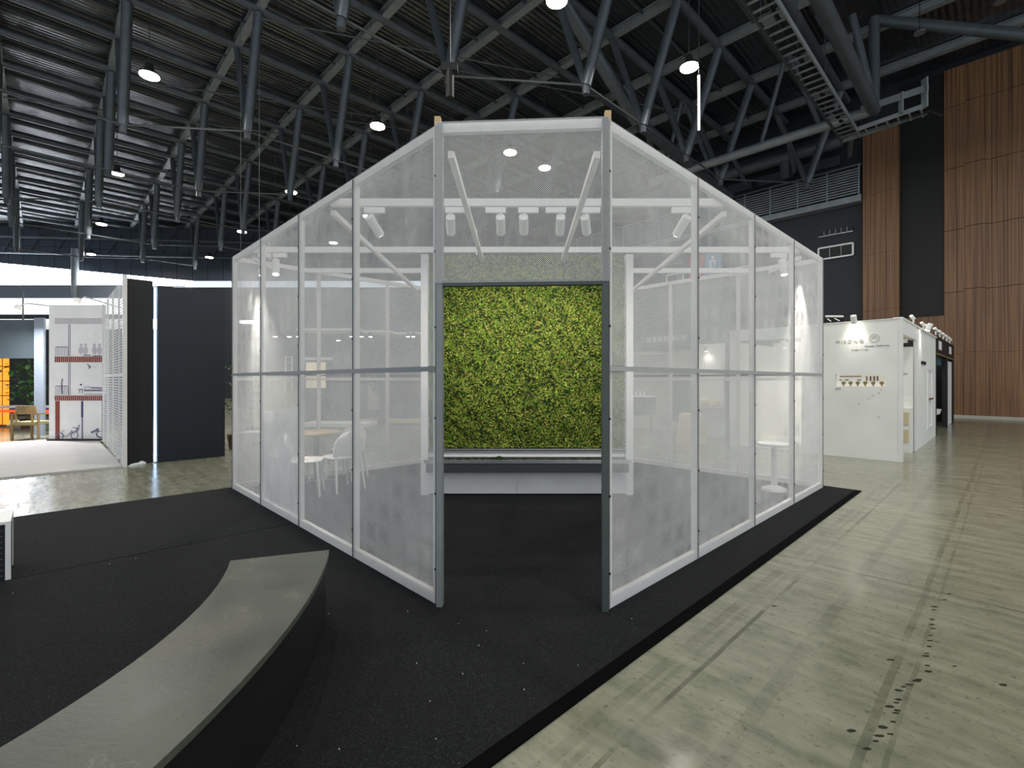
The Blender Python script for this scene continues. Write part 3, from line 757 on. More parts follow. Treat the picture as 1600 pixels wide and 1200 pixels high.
# ================================================================== TRACK SPOTLIGHTS
def spot(px, y, side, aim, label, zt_=PH-.075, power=SPOT_W, tint=(1,.96,.87), cone=70):
    x = (px-800)/F*y; R = Vector((x, y, zt_))
    t = thing('track_spotlight', label, 'spotlight', R, 'white track spotlights in the pavilion')
    obj('adapter', MB().box(R+Vector((.045*side, 0, -.028)), (.19, .035, .05)), 'white_plastic', t)
    d = (Vector(aim)-R).normalized(); piv = R+Vector((-.0, 0, -.10))
    obj('neck', MB().tube(R+Vector((0,0,-.05)), piv, .010, 8), 'white_plastic', t, True)
    c0 = piv-d*.015; c1 = piv+d*.185
    bd = obj('head', MB().tube(c0, c1, .043, 20), 'white_plastic', t, True)
    obj('lens', MB().tube(c1+d*.001, c1+d*.004, .036, 16), 'spot_glow', bd)
    ld = bpy.data.lights.new('spot_light', 'SPOT'); ld.energy = power; ld.spot_size = math.radians(cone); ld.spot_blend = .8; ld.color = tint; ld.shadow_soft_size = .03
    lo = bpy.data.objects.new('spot_light', ld); COL.objects.link(lo); lo.parent = t; lo.location = c1+d*.02-R
    lo.rotation_euler = d.to_track_quat('-Z', 'Y').to_euler()
YB = 4.52
spot(578, YB, 1, (-.2, 6.9, .9), 'white track spotlight behind the left mesh wall, left of the doorway')
spot(704, YB, 1, (-.75, 6.3, 2.1), 'leftmost of the five track spotlights above the doorway')
spot(782, YB, -1, (-.1, 6.3, 2.1), 'second track spotlight from the left above the doorway')
spot(818, YB, 1, (.2, 6.3, 2.2), 'middle of the five track spotlights above the doorway')
spot(876, YB, -1, (.55, 6.3, 2.1), 'fourth track spotlight from the left above the doorway')
spot(914, YB, 1, (1.15, 6.3, 2.1), 'rightmost of the five track spotlights above the doorway')
spot(1073, YB, -1, (.7, 6.9, 1.0), 'white track spotlight behind the right mesh wall, right of the doorway')
spot(431, 6.15, 1, (-2.75, 5.6, .9), 'glaring spotlight behind the left mesh wall near its far corner', power=170)
spot(410, 6.15, 1, (-3.2, 6.2, 1.0), 'small spotlight next to the glaring one near the far left corner', power=30)
spot(1222, 6.15, -1, (3.55, 5.75, .9), 'glaring spotlight behind the right mesh wall near its far corner', power=190, cone=80)

# ================================================================== CHAIRS AND TABLE IN THE PAVILION
def make_chair(label):
    t = thing('shell_chair', label, 'chair', (0,0,0), 'white shell chairs round the table')
    seat = MB(); n = 28; ring = []
    for lvl, (sc_, z) in enumerate(((.93,.425),(1.0,.438),(1.0,.452),(.94,.462),(.5,.452))):
        ring.append([( .22*sc_*math.copysign(abs(math.cos(u))**.55, math.cos(u)), .22*sc_*math.copysign(abs(math.sin(u))**.55, math.sin(u)), z) for u in [2*math.pi*i/n for i in range(n)]])
    vs = [p for r_ in ring for p in r_]; fs = [tuple(range(n-1,-1,-1)), tuple(range(4*n,5*n))]
    for j in range(4): fs += [(j*n+i, j*n+(i+1)%n, (j+1)*n+(i+1)%n, (j+1)*n+i) for i in range(n)]
    obj('seat', seat.add(vs, fs), 'white_plastic', t, True)
    bk = MB(); nu, nv = 14, 8; vs = []; ws = []
    for lay in (0, 1):
        for j in range(nv+1):
            for i in range(nu+1):
                u = -1+2*i/nu; v = j/nv
                half = .215*(1 if v < .55 else math.sqrt(max(.0, 1-((v-.55)/.45)**2.6))*.62+.38*(1-((v-.55)/.45)))
                half = max(half, .05)
                vs.append((u*half, .20+.05*v-.06*u*u*(1-.3*v)+.018*lay, .47+.33*v))
    k0 = (nu+1)*(nv+1); f = []
    for lay in (0, 1):
        for j in range(nv):
            for i in range(nu):
                q = (j*(nu+1)+i, j*(nu+1)+i+1, (j+1)*(nu+1)+i+1, (j+1)*(nu+1)+i); q = tuple(x+lay*k0 for x in q); f.append(q if lay == 0 else q[::-1])
    edge = [i for i in range(nu+1)]+[j*(nu+1)+nu for j in range(1, nv+1)]+[nv*(nu+1)+i for i in range(nu-1,-1,-1)]+[j*(nu+1) for j in range(nv-1,0,-1)]
    f += [(edge[i], edge[(i+1)%len(edge)], edge[(i+1)%len(edge)]+k0, edge[i]+k0) for i in range(len(edge))]
    obj('backrest', bk.add(vs, f), 'white_plastic', t, True)
    for sx in (-1, 1):
        obj('leg', MB().tube((sx*.175,-.17,.44), (sx*.215,-.21,0), .019, 10, .013), 'white_plastic', t, True)
        obj('leg', MB().tube((sx*.175,.18,.60), (sx*.18,.17,.44), .018, 10).tube((sx*.18,.17,.44), (sx*.21,.24,0), .019, 10, .013), 'white_plastic', t, True)
    return t
ch = make_chair('white shell chair at the right of the round table, its back towards the doorway')
chairs = [(-2.33, 6.62, math.radians(-130), None), (-2.70, 6.31, math.radians(104), 'white shell chair nearest the film-covered mesh panel, seat in front of the table'),
          (-2.50, 7.32, math.radians(-14), 'white shell chair behind the round table, facing the doorway'), (-3.12, 6.72, math.radians(84), 'white shell chair at the far left of the round table')]
for i, (x, y, rz_, lb) in enumerate(chairs):
    o = ch if i == 0 else copy_tree(ch)
    o.location = (x, y, CZ); o.rotation_euler = (0,0,rz_)
    if lb: o['label'] = lb
tb_ = thing('round_table', 'small round table with pale wooden top among the white chairs', 'table', (-2.80, 6.92, CZ))
obj('tabletop', MB().lathe([(.33,.725),(.35,.735),(.35,.75),(.345,.755)], (-2.80,6.92,CZ), 32), 'oak_pale', tb_, True)
obj('pedestal', MB().tube((-2.80,6.92,CZ+.04),(-2.80,6.92,CZ+.727), .035, 12), 'galvanised', tb_, True)
for k in range(4):
    t0 = .5+k*math.pi/2
    obj('foot', MB().bar((-2.80,6.92,CZ+.05),(-2.80+.27*math.cos(t0),6.92+.27*math.sin(t0),CZ+.02), .045, .03), 'galvanised', tb_)
c = Vector((3.55, 6.55, CZ))
st = thing('side_table', 'round white pedestal side table behind the right mesh wall', 'table', c)
obj('tabletop', MB().lathe([(.19,.60),(.21,.61),(.21,.635),(.19,.645)], c, 28), 'white_plastic', st, True)
obj('pedestal', MB().lathe([(.16,0),(.15,.03),(.04,.07),(.035,.6)], c, 20), 'white_plastic', st, True)

# ================================================================== CURVED BENCH
def arc_pts(pts, n=40):
    """smooth (y -> x) quadratic through fitted outline points"""
    ys = np.array([p[1] for p in pts]); xs_ = np.array([p[0] for p in pts]); co = np.polyfit(ys, xs_, 2)
    return lambda y: float(np.polyval(co, y))
def gp(px, py, z): y = (EYE-z)*F/(py-594); return ((px-800)/F*y, y)
BH = .424
inn = arc_pts([gp(*p, BH) for p in ((362,876),(330,921),(300,958),(250,1005),(190,1052),(100,1108),(0,1165))])
outr = arc_pts([gp(*p, BH) for p in ((512,859),(503,900),(490,928),(467,960),(440,988),(398,1037),(350,1088),(245,1200))])
y_in, y_out = gp(362,876,BH)[1], gp(512,859,BH)[1]; NB = 30; Y0 = -.6
def xin(y): return inn(y) if y > .8 else inn(.8)-(.8-y)*.25
def bench_poly(ins):
    L = [(xin(Y0+(y_in-ins-Y0)*k/NB)+ins, Y0+(y_in-ins-Y0)*k/NB) for k in range(NB+1)]
    R = [((outr(y) if y > .8 else outr(.8)-(.8-y)*.25)-ins, y) for y in [Y0+(y_out-ins-Y0)*k/NB for k in range(NB+1)]]
    return L, R
def strip_solid(L, R, z0, z1):
    n = len(L); vs = [(x,y,z0) for x,y in L]+[(x,y,z0) for x,y in R]+[(x,y,z1) for x,y in L]+[(x,y,z1) for x,y in R]; f = []
    for i in range(n-1):
        f += [(i, n+i, n+i+1, i+1)[::-1], (2*n+i, 3*n+i, 3*n+i+1, 2*n+i+1), (i, i+1, 2*n+i+1, 2*n+i)[::-1], (n+i, n+i+1, 3*n+i+1, 3*n+i)]
    f += [(0, n, 3*n, 2*n), (n-1, 2*n-1, 4*n-1, 3*n-1)[::-1]]
    return MB().add(vs, f)
bn = thing('curved_bench', 'curved stone-topped bench with a black skirt in the left foreground', 'bench', (-1.25, 1.6, CZ))
L, R = bench_poly(0); obj('top_slab', strip_solid(L, R, BH-.028, BH), 'bench_stone', bn)
L, R = bench_poly(.02); obj('skirt', strip_solid(L, R, CZ, BH-.03), 'skirt', bn)

# perforated stool at the left edge
c = gp(17, 905, CZ)
sx, sy = c[0]-.0, c[1]
st = thing('perforated_plinth', 'low white plinth with black perforated side at the left edge of the photo', 'plinth', (sx-.3, sy+.1, CZ))
fr = MB()
PW, PD, PHH = .62, .42, .415
d1 = (-1, -.12)
def pl(u, v, z): p = ab(-u, v); return Vector((sx+p.x, sy+p.y, CZ+z))
for u in (0.0, PW-.03):
    for v in (0.0, PD-.03):
        obj('post', MB().hexa([pl(u+.03,v,0),pl(u,v,0),pl(u,v+.03,0),pl(u+.03,v+.03,0),pl(u+.03,v,PHH),pl(u,v,PHH),pl(u,v+.03,PHH),pl(u+.03,v+.03,PHH)]), 'white_paint', st)
fr2 = MB().hexa([pl(0,0,PHH),pl(PW,0,PHH),pl(PW,PD,PHH),pl(0,PD,PHH),pl(0,0,PHH+.02),pl(PW,0,PHH+.02),pl(PW,PD,PHH+.02),pl(0,PD,PHH+.02)])
obj('top', fr2, 'white_paint', st)
sp1 = obj('side_panel', MB().hexa([pl(.03,.006,.01),pl(PW-.03,.006,.01),pl(PW-.03,.02,.01),pl(.03,.02,.01),pl(.03,.006,PHH),pl(PW-.03,.006,PHH),pl(PW-.03,.02,PHH),pl(.03,.02,PHH)]), 'black_panel', st)
obj('end_panel', MB().hexa([pl(.006,.03,.01),pl(.02,.03,.01),pl(.02,PD-.03,.01),pl(.006,PD-.03,.01),pl(.006,.03,PHH),pl(.02,.03,PHH),pl(.02,PD-.03,PHH),pl(.006,PD-.03,PHH)]), 'black_panel', st)
hm = MB()
for i in range(26):
    for j in range(18):
        u = .045+.021*i+(.0105 if j % 2 else 0); z = .03+.021*j
        if u < PW-.04: hm.add([pl(u,.0052,z), pl(u+.009,.0052,z), pl(u+.009,.0052,z+.009), pl(u,.0052,z+.009)], [(0,1,2,3)])
obj('perforations', hm, 'grey_box', sp1, kind='stuff')

# ================================================================== LEFT NEIGHBOUR STAND
pf = single('stand_platform', MB().abox(-8, .98, 10.65, 16.6, .001, .03), 'pale_carpet', 'pale grey carpet platform of the neighbouring stand at left', 'platform')
nv = thing('navy_partition', 'tall matt navy partition panel standing left of the pavilion', 'partition', ab(2.0, 10.85))
obj('board', MB().abox(1.50, 2.58, 10.78, 10.86, .001, 3.22), 'navy_panel', nv)
bk = thing('black_partition', 'narrow tall black partition beside the navy panel', 'partition', ab(1.2, 10.95))
obj('board', MB().abox(1.06, 1.44, 10.84, 10.92, .001, 3.30), 'black_panel', bk)
led = single('light_strip', MB().abox(1.452, 1.488, 10.83, 10.85, .02, 3.18), 'led_line', 'cold white vertical light strip between the black and navy partitions', 'light strip')
lt = thing('lattice_partition', 'white perforated metal partition wall with end post next to the black panel', 'partition', ab(1.03, 12.8, .03))
obj('end_post', MB().abox(.99, 1.05, 10.62, 10.68, .001, 3.32), 'frame_wood', lt)
for k in range(4):
    b0 = 10.69+1.1*k
    p, q = ab(1.02, b0), ab(1.02, b0+1.08)
    for z0, z1 in ((.04, 1.58), (1.62, 3.30)):
        o = obj('mesh_panel', MB().add([(p.x,p.y,z0),(q.x,q.y,z0),(q.x,q.y,z1),(p.x,p.y,z1)], [(0,1,2,3)]), 'lattice_mesh', lt)
        ul = o.data.uv_layers.new(name='UVMap')
        for l, uvv in zip(o.data.loops, ((0,z0),(1.08,z0),(1.08,z1),(0,z1))): ul.data[l.index].uv = uvv
    obj('post', MB().abox(1.025, 1.055, b0+1.05, b0+1.09, .03, 3.30), 'frame_wood', lt)
    obj('rail', MB().abox(1.03, 1.05, b0, b0+1.05, 1.58, 1.62), 'frame_wood', lt)
# illustrated display panel
DY = 11.8
def dp(px, py): return Vector(((px-800)/F*DY, DY, EYE-(py-594)/F*DY))
dz0 = .05
ip = thing('illustrated_panel', 'tall white display panel printed with red brick bands, a bicycle and small figures', 'display panel', (-10.6, DY+.05, .03))
x0, x1 = dp(76,0).x, dp(160,0).x; zt0 = dp(0,476).z
obj('board', MB().box(((x0+x1)/2, DY+.06, (.07+zt0)/2), (x1-x0, .10, zt0-.07)), 'white_paint', ip)
obj('plinth', MB().box(((x0+x1)/2+.0, DY+.0, .05), (x1-x0-.04, .16, .04)), 'black', ip)
obj('side_banner', MB().box((x1+.03, DY+.05, (.07+dp(0,617).z)/2), (.055, .14, dp(0,617).z-.07)), 'print_navy', ip)
def flat(x0p, x1p, y0p, y1p, m, name='printed_shape', dy=.0):
    p, q = dp(x0p, y1p), dp(x1p, y0p); obj(name, MB().box(((p.x+q.x)/2, DY+.007-dy, (p.z+q.z)/2), (q.x-p.x, .005, q.z-p.z)), m, ip)
for (ya, yb, mm) in ((497,506,'print_grey'), (557,566,'brick_red'), (618,626,'brick_red')):
    for k in range(24):
        xa = 85.2+3.1*k
        flat(xa, xa+2.3, ya, yb, mm, 'brick')
for k in range(3): flat(86+2.4*k, 88+2.4*k, 626.6, 686.5, 'brick_red', 'brick')
for xa in (106.3, 108.7):
    flat(xa, xa+.8, 506.5, 556.5, 'print_mauve'); flat(xa, xa+.8, 566.5, 617.5, 'print_mauve')
flat(126.5, 129.5, 626.6, 652.5, 'print_navy'); flat(127, 129.3, 653, 686.5, 'print_mauve')
def rail_print(xa, xb, ya, yb):
    flat(xa, xb, ya, ya+1.2, 'print_mauve')
    for k in range(8): flat(xa+(xb-xa)*k/7-.2, xa+(xb-xa)*k/7+.25, ya+1.3, yb, 'print_mauve')
rail_print(86.5, 105.5, 541.5, 556); rail_print(86.5, 105.5, 602.5, 617)
def disc(px, py, rx, ry, m, ring=None):
    c = dp(px, py); mb = MB(); n = 20; k = DY/F
    if ring:
        vs = []
        for yy in (0, .004):
            for rr in (1, ring):
                vs += [(c.x+rx*k*rr*math.cos(t), DY+.001+yy, c.z+ry*k*rr*math.sin(t)) for t in [2*math.pi*i/n for i in range(n)]]
        f = [(i, (i+1)%n, n+(i+1)%n, n+i) for i in range(n)]+[(2*n+i, 3*n+i, 3*n+(i+1)%n, 2*n+(i+1)%n) for i in range(n)]+[(i, 2*n+i, 2*n+(i+1)%n, (i+1)%n) for i in range(n)]+[(n+i, n+(i+1)%n, 3*n+(i+1)%n, 3*n+i) for i in range(n)]
        mb.add(vs, f)
    else:
        vs = [(c.x+rx*k*math.cos(t), DY+yy, c.z+ry*k*math.sin(t)) for yy in (.004,.009) for t in [2*math.pi*i/n for i in range(n)]]
        mb.add(vs, [tuple(range(n)), tuple(range(2*n-1,n-1,-1))]+[(i,n+i,n+(i+1)%n,(i+1)%n) for i in range(n)])
    obj('printed_shape', mb, m, ip)
def stroke(pts, wd, m):
    mb = MB(); k = DY/F
    for (xa, ya), (xb, yb) in zip(pts, pts[1:]):
        mb.bar(dp(xa, ya)+Vector((0,.003,0)), dp(xb, yb)+Vector((0,.003,0)), .004, wd*k, up=(0,0,1)) if abs(xa-xb) > .01 else mb.bar(dp(xa, ya)+Vector((0,.003,0)), dp(xb, yb)+Vector((0,.003,0)), wd*k, .004)
    obj('printed_shape', mb, m, ip)
disc(93, 682, 6, 6, 'print_mauve', .8); disc(116, 680, 6, 6, 'print_mauve', .8)
stroke([(93,682),(104,682),(111,674)], 1.0, 'print_mauve'); stroke([(96,675),(100,682)], .8, 'print_mauve'); stroke([(111,672),(116,680)], .9, 'print_mauve'); stroke([(95,674),(101,672.5)], .9, 'print_mauve')
disc(123, 665.5, 1.3, 1.5, 'print_mauve'); stroke([(122.5,668),(119,674)], 3.4, 'print_mauve'); stroke([(121,669),(113.5,668)], 1.3, 'print_mauve'); stroke([(119,674),(112,676),(110,681)], 2.0, 'print_mauve')
disc(152, 671, 2.2, 2, 'print_mauve'); stroke([(142,676),(150,672.5),(154,675)], 3.2, 'print_mauve'); stroke([(150,676),(152,682),(158,684)], 2.2, 'print_mauve'); stroke([(154,674),(160,674)], .9, 'print_mauve')
disc(97, 593.5, 1.4, 1.5, 'print_mauve'); stroke([(96.5,595),(96.5,606),(97.5,616)], 2.0, 'print_mauve')
for k, xx in enumerate((126,133,147,155)):
    disc(xx, 539, 2.1, 2.4, 'print_grey'); disc(xx, 547.5, 3.6, 6.2, 'print_grey')
stroke([(130,555),(141,555)], 1.1, 'print_navy'); stroke([(145,556),(159,556)], 1.1, 'print_navy')
stroke([(136,569),(141,573),(138,575.5)], 1.2, 'print_navy'); stroke([(141,573),(151,573)], .6, 'print_grey')
disc(126, 601, 1.4, 1.4, 'print_navy'); stroke([(123,608.5),(129.5,608.5)], 1.6, 'print_mauve'); stroke([(124,609),(124,614)], .8, 'print_mauve'); stroke([(128.5,609),(128.5,614)], .8, 'print_mauve')
stroke([(131,610),(160,610)], 2.6, 'print_mauve'); stroke([(131,607),(137,604),(145,607)], 2.0, 'print_grey'); stroke([(143,605.5),(160,606.5)], 2.0, 'print_mauve'); stroke([(132,616),(160,616)], .9, 'print_mauve')
# hanging grey sign, truss frame and lit back wall of the stand
hs = thing('hanging_sign', 'plain slate-grey hanging board above the lounge at far left', 'board', (-13.0, 13.4, 1.9))
HX0, HX1 = (-60-800)/F*13.4, (58-800)/F*13.4; hz = lambda py: EYE-(py-594)/F*13.4
obj('board', MB().box(((HX0+HX1)/2, 13.4, (hz(500)+hz(560))/2), (HX1-HX0, .12, hz(500)-hz(560))), 'grey_sign', hs)
obj('hanger', MB().tube(((36-800)/F*13.4, 13.4, hz(500)), ((36-800)/F*13.4, 13.4, 3.95), .02, 6), 'dark_steel', hs)
pil = single('column_panel', MB().box((-12.88, 13.2, 1.6), (.26, .06, 3.2)), 'bulkhead', 'pale blue-grey square column beside the illustrated panel', 'column')
lw = thing('booth_fascia', 'bright white lit fascia beam of the neighbouring stand at left', 'fascia', (-13, 13.9, 3.3))
obj('beam', MB().box((-14.2, 13.9, 3.62), (7.5, .25, .42)), 'white_glow', lw); obj('beam', MB().box((-14.2, 14.3, 3.15), (7.5, .1, .3)), 'white_wall', lw)
for px, nm in ((30,'leftmost glaring spotlight above the neighbouring stand'), (123,'round glaring spotlight on a bar above the illustrated panel')):
    c = at(px, 468 if px > 100 else 478, 12.4)
    t = thing('stand_spotlight', nm, 'spotlight', c, 'spotlights of the neighbouring stand')
    obj('head', MB().tube(c, c+Vector((.0,-.08,-.12)), .07, 14), 'white_plastic', t, True); obj('lens', MB().tube(c+Vector((0,-.081,-.121)), c+Vector((0,-.086,-.128)), .066, 14), 'lamp_glow', t)
    obj('arm', MB().path([c, c+Vector((0,.2,.1)), (c.x, 13.77, 3.55)], .018, 8), 'galvanised', t)
    ld = bpy.data.lights.new('stand_light', 'AREA'); ld.shape = 'DISK'; ld.size = .25; ld.energy = 200; ld.color = (.98,.98,1)
    lo = bpy.data.objects.new('stand_light', ld); COL.objects.link(lo); lo.parent = t; lo.location = (0,-.15,-.25); lo.rotation_euler = (math.radians(-14), 0, 0)
# lounge behind: wooden armchair, low table, glowing columns, rug
wc = thing('wooden_chair', 'dark oak armchair with olive seat in the lounge at far left', 'chair', (-12.0, 12.7, 0))
CX, CY = (53-800)/F*12.3, 12.3
k12 = 12.3/F
for s in (-1, 1):
    obj('leg', MB().tube((CX+s*.33, CY-.22, .0), (CX+s*.33, CY-.22, .66), .028, 10), 'oak', wc, True)
    obj('leg', MB().tube((CX+s*.30, CY+.25, .0), (CX+s*.30, CY+.25, .62), .026, 10), 'oak', wc, True)
    obj('armrest', MB().bar((CX+s*.33, CY-.25, .655), (CX+s*.31, CY+.28, .64), .05, .03), 'oak', wc)
br_ = MB(); vs = []; n = 10
for lay in (0, .025):
    for j in (0, 1):
        for i in range(n+1):
            u = -1+2*i/n; vs.append((CX+u*.27*(1-.08*j), CY-.26-lay+.07*u*u, .66+.20*j-.03*u*u*(1-j)))
k0 = 2*(n+1); f = [(i,i+1,n+2+i,n+1+i) for i in range(n)]+[(k0+n+1+i,k0+n+2+i,k0+i+1,k0+i) for i in range(n)]+[(i,k0+i,k0+i+1,i+1) for i in range(n)]+[(n+1+i,n+2+i,k0+n+2+i,k0+n+1+i) for i in range(n)]+[(0,n+1,k0+n+1,k0),(n,k0+n,k0+2*n+1,2*n+1)]
obj('backrest', br_.add(vs, f), 'oak', wc, True)
obj('back_post', MB().bar((CX-.2,CY-.24,.42),(CX-.2,CY-.26,.70),.03,.03).bar((CX+.2,CY-.24,.42),(CX+.2,CY-.26,.70),.03,.03), 'oak', wc)
obj('seat', MB().box((CX, CY, .43), (.60, .50, .06)), 'olive_seat', wc)
obj('seat_rail', MB().box((CX, CY-.22, .385), (.62, .03, .04)), 'oak', wc); obj('seat_rail', MB().box((CX, CY+.24, .385), (.60, .03, .04)), 'oak', wc)
lt2 = thing('lounge_table', 'long table with red-lit edge behind the oak armchair', 'table', (-14.5, 13.8, 0))
obj('tabletop', MB().box((-15.0, 14.2, .72), (5.0, .8, .05)), 'galvanised', lt2); obj('light_edge', MB().box((-15.0, 13.78, .62), (5.0, .03, .07)), 'red_glow', lt2)
obj('support', MB().box((-13.2, 14.2, .35), (.1, .6, .69)), 'dark_steel', lt2); obj('support', MB().box((-16.8, 14.2, .35), (.1, .6, .69)), 'dark_steel', lt2)
for i, px in enumerate((3, 9.5)):
    c = at(px, 0, 15.5)
    g = thing('glowing_column', ('left' if i == 0 else 'right')+' one of two orange glowing slatted columns at the far left edge', 'lamp', (c.x, 15.5, 0), 'orange glowing columns')
    for k in range(5): obj('glow_segment', MB().box((c.x, 15.5, .30+.47*k), (.10, .10, .44)), 'warm_glow', g)
    obj('frame', MB().box((c.x-.06, 15.5, 1.2), (.015, .12, 2.4)), 'brown_wood', g)
obj_r = single('lounge_rug', MB().lathe([(1.3,0),(1.3,.02),(1.28,.025)], (-17.9, 16.8, .002), 32), 'cream', 'round cream rug with pattern on the floor at far left edge', 'rug')
dkw = single('lounge_wall', MB().box((-20.0, 20.5, 1.5), (12.0, .2, 3.0)), 'black_panel', 'dark back wall of the lounge behind the glowing columns', 'partition')

# plants
def leafy(name, label, c, hgt, rad, nl, seed, stem=True, pot=True, ls=.09):
    rg = random.Random(seed); c = Vector(c); t = thing(name, label, 'plant', c)
    if pot: obj('pot', MB().lathe([(.13,0),(.17,.30),(.18,.32),(.15,.32)], c, 18), 'terracotta', t, True)
    z0 = .3 if pot else 0
    if stem:
        for k in range(3): obj('stem', MB().tube(c+Vector((0,0,z0)), c+Vector((rg.uniform(-.5,.5)*rad, rg.uniform(-.5,.5)*rad, hgt*.85)), .018, 6, .008), 'trunk', t)
    lm = MB()
    for k in range(nl):
        v = Vector((rg.gauss(0,.45), rg.gauss(0,.45), rg.uniform(-.5,.5))); p = c+Vector((v.x*rad, v.y*rad, z0+(hgt-z0)*(.62+.42*v.z*1.6)))
        d = Vector((rg.uniform(-1,1), rg.uniform(-1,1), rg.uniform(-.6,.6))).normalized(); s = d.cross(Vector((rg.uniform(-.3,.3),.2,1))).normalized(); q = ls*rg.uniform(.6,1.3)
        m_ = p+d*q*.5; lm.add([p, m_+s*q*.28+Vector((0,0,q*.08)), p+d*q, m_-s*q*.28+Vector((0,0,q*.08))], [(0,1,2,3)])
    obj('foliage', lm, 'plant', t, kind='stuff')
leafy('potted_tree', 'slim leafy potted tree in the gap between the navy panel and the pavilion', (-6.05, 10.6, 0), 2.0, .34, 260, 3)
leafy('potted_plant', 'broad-leaved green plant in the lounge left of the illustrated panel', ((42-800)/F*15, 15.0, 0), 2.15, .5, 160, 5, ls=.22)
leafy('potted_tree', 'tall green plant behind the pavilion seen through the left mesh wall', ((598-800)/F*15.5, 15.5, 0), 2.9, .55, 420, 9, ls=.16)

# crumpled plastic on the floor by the black panel
cr = MB(); rg = random.Random(4); n1, n2 = 12, 5; vs = []
c0, c1 = gp(200, 729, 0), gp(234, 723, 0)
for j in range(n2+1):
    for i in range(n1+1):
        u, v = i/n1, j/n2; e = math.sin(math.pi*u)**.4*math.sin(math.pi*v)**.5 if 0 < u < 1 and 0 < v < 1 else 0
        vs.append((c0[0]+(c1[0]-c0[0])*u, c0[1]+(c1[1]-c0[1])*u+.2*(v-.3), .002+.05*e*rg.uniform(.4,1.2)))
cr.add(vs, [(j*(n1+1)+i, j*(n1+1)+i+1, (j+1)*(n1+1)+i+1, (j+1)*(n1+1)+i) for j in range(n2) for i in range(n1)])
single('plastic_wrap', cr, 'film_crumple', 'crumpled clear plastic wrap on the floor below the black partition', 'plastic wrap')

# ---- stands glimpsed through the left mesh wall
gk = thing('grey_kiosk', 'grey kiosk with lit cream panel and white worktop seen through the left mesh wall', 'kiosk', (-5.3, 14, 0))
def bx(px0, px1, py0, py1, y, d): 
    p, q = at(px0, py1, y), at(px1, py0, y); return MB().box(((p.x+q.x)/2, y+d/2, (p.z+q.z)/2), (q.x-p.x, d, q.z-p.z))
def bxf(px0, px1, py0, y, d):  # from the floor up
    q0, q1 = at(px0, py0, y), at(px1, py0, y); return MB().box(((q0.x+q1.x)/2, y+d/2, q0.z/2+.0005), (q1.x-q0.x, d, q0.z-.001))
obj('counter', bxf(470, 560, 668, 13.4, .7), 'grey_box', gk)
obj('worktop', bx(466, 575, 662, 667.5, 13.3, .9), 'white_wall', gk)
obj('back_board', bxf(472, 516, 606, 14.6, .08), 'dark_wall', gk)
obj('lit_panel', bx(478, 508, 566, 606, 14.5, .06), 'cream_glow', gk)
obj('lamp_arm', bx(474, 518, 558, 562.5, 14.4, .1), 'white_wall', gk)
ds = thing('dark_stand', 'dark grey stand behind the pavilion seen through its left mesh wall', 'stand', (-4.2, 16.5, 0))
obj('back_wall', bxf(520, 665, 552, 17.5, .15), 'grey_box', ds)
obj('fascia', bx(505, 665, 508, 524, 17.0, .5), 'slate_wall', ds)
obj('counter', bxf(560, 655, 662, 16.2, .6), 'dark_wall', ds)
obj('worktop', bx(556, 660, 657, 661.5, 16.1, .8), 'oak_pale', ds)
for k, (xa, xb, ya, yb) in enumerate(((545,566,610,640),(575,590,598,640),(622,650,596,628))):
    obj('shelf_unit', bx(xa, xb, ya, yb, 17.2, .25), ('slate_wall','beige_wall','terracotta')[k], ds)
for k, (xa, xb) in enumerate(((462,560),(545,610),(600,668))):
    c = single('canopy', bx(xa, xb, 513+k*3, 516+k*3, 13.9+k*1.0, .9), 'white_wall', ('left','middle','right')[k]+' of three white canopy panels seen through the left mesh wall', 'canopy', 'white canopy panels behind the pavilion')
lb = thing('light_bar', 'bright white light bar seen through the mesh near the left pavilion corner', 'light bar', at(390, 503, 12.5))
obj('bar', bx(374, 407, 500.5, 505, 12.5, .15), 'white_glow', lb)
for px in (376, 405): obj('hanger', MB().tube(at(px, 500.5, 12.56), (at(px,500,12.56).x, 12.56, ROOF+.25), .006, 5), 'roof_cable', lb)
for k, px in enumerate((430,452,466,529,549,565,579,637,646)):
    c = at(px, 526 if px != 529 else 532, 13.3)
    t = thing('small_downlight', ('first','second','third','fourth','fifth','sixth','seventh','eighth','ninth')[k]+' small downlight from the left in the row seen through the left mesh wall', 'downlight', c, 'row of small downlights behind the pavilion')
    obj('lens', MB().lathe([(.05,-.01),(.05,.0)], c, 12), 'lamp_glow', t); obj('housing', MB().lathe([(.055,.001),(.055,.10),(.02,.12)], c, 12), 'lamp_shell', t)
    obj('wire', MB().tube(c+Vector((0,0,.12)), (c.x, c.y, ROOF+.25), .003, 5), 'black', t)
wt = thing('white_stand', 'pale stand with plants and shelves behind the far left corner of the pavilion', 'stand', (-6.0, 13.6, 0))
obj('back_wall', bxf(395, 462, 582, 15.2, .12), 'beige_wall', wt); obj('cabinet', bxf(372, 405, 676, 11.2, .5), 'white_wall', wt)
obj('ladder_shelf', bx(445, 446.5, 556, 610, 14.6, .05), 'sign_white', wt); obj('ladder_shelf', bx(455, 456.5, 556, 610, 14.6, .05), 'sign_white', wt)
for py in (557, 566, 580, 595): obj('shelf_board', bx(446, 456, py, py+1.2, 14.6, .06), 'sign_white', wt)
leafy('potted_plant', 'small plant seen through the mesh at the far left corner of the pavilion', ((385-800)/F*12.2, 12.2, 0), 1.75, .35, 160, 12, ls=.12)

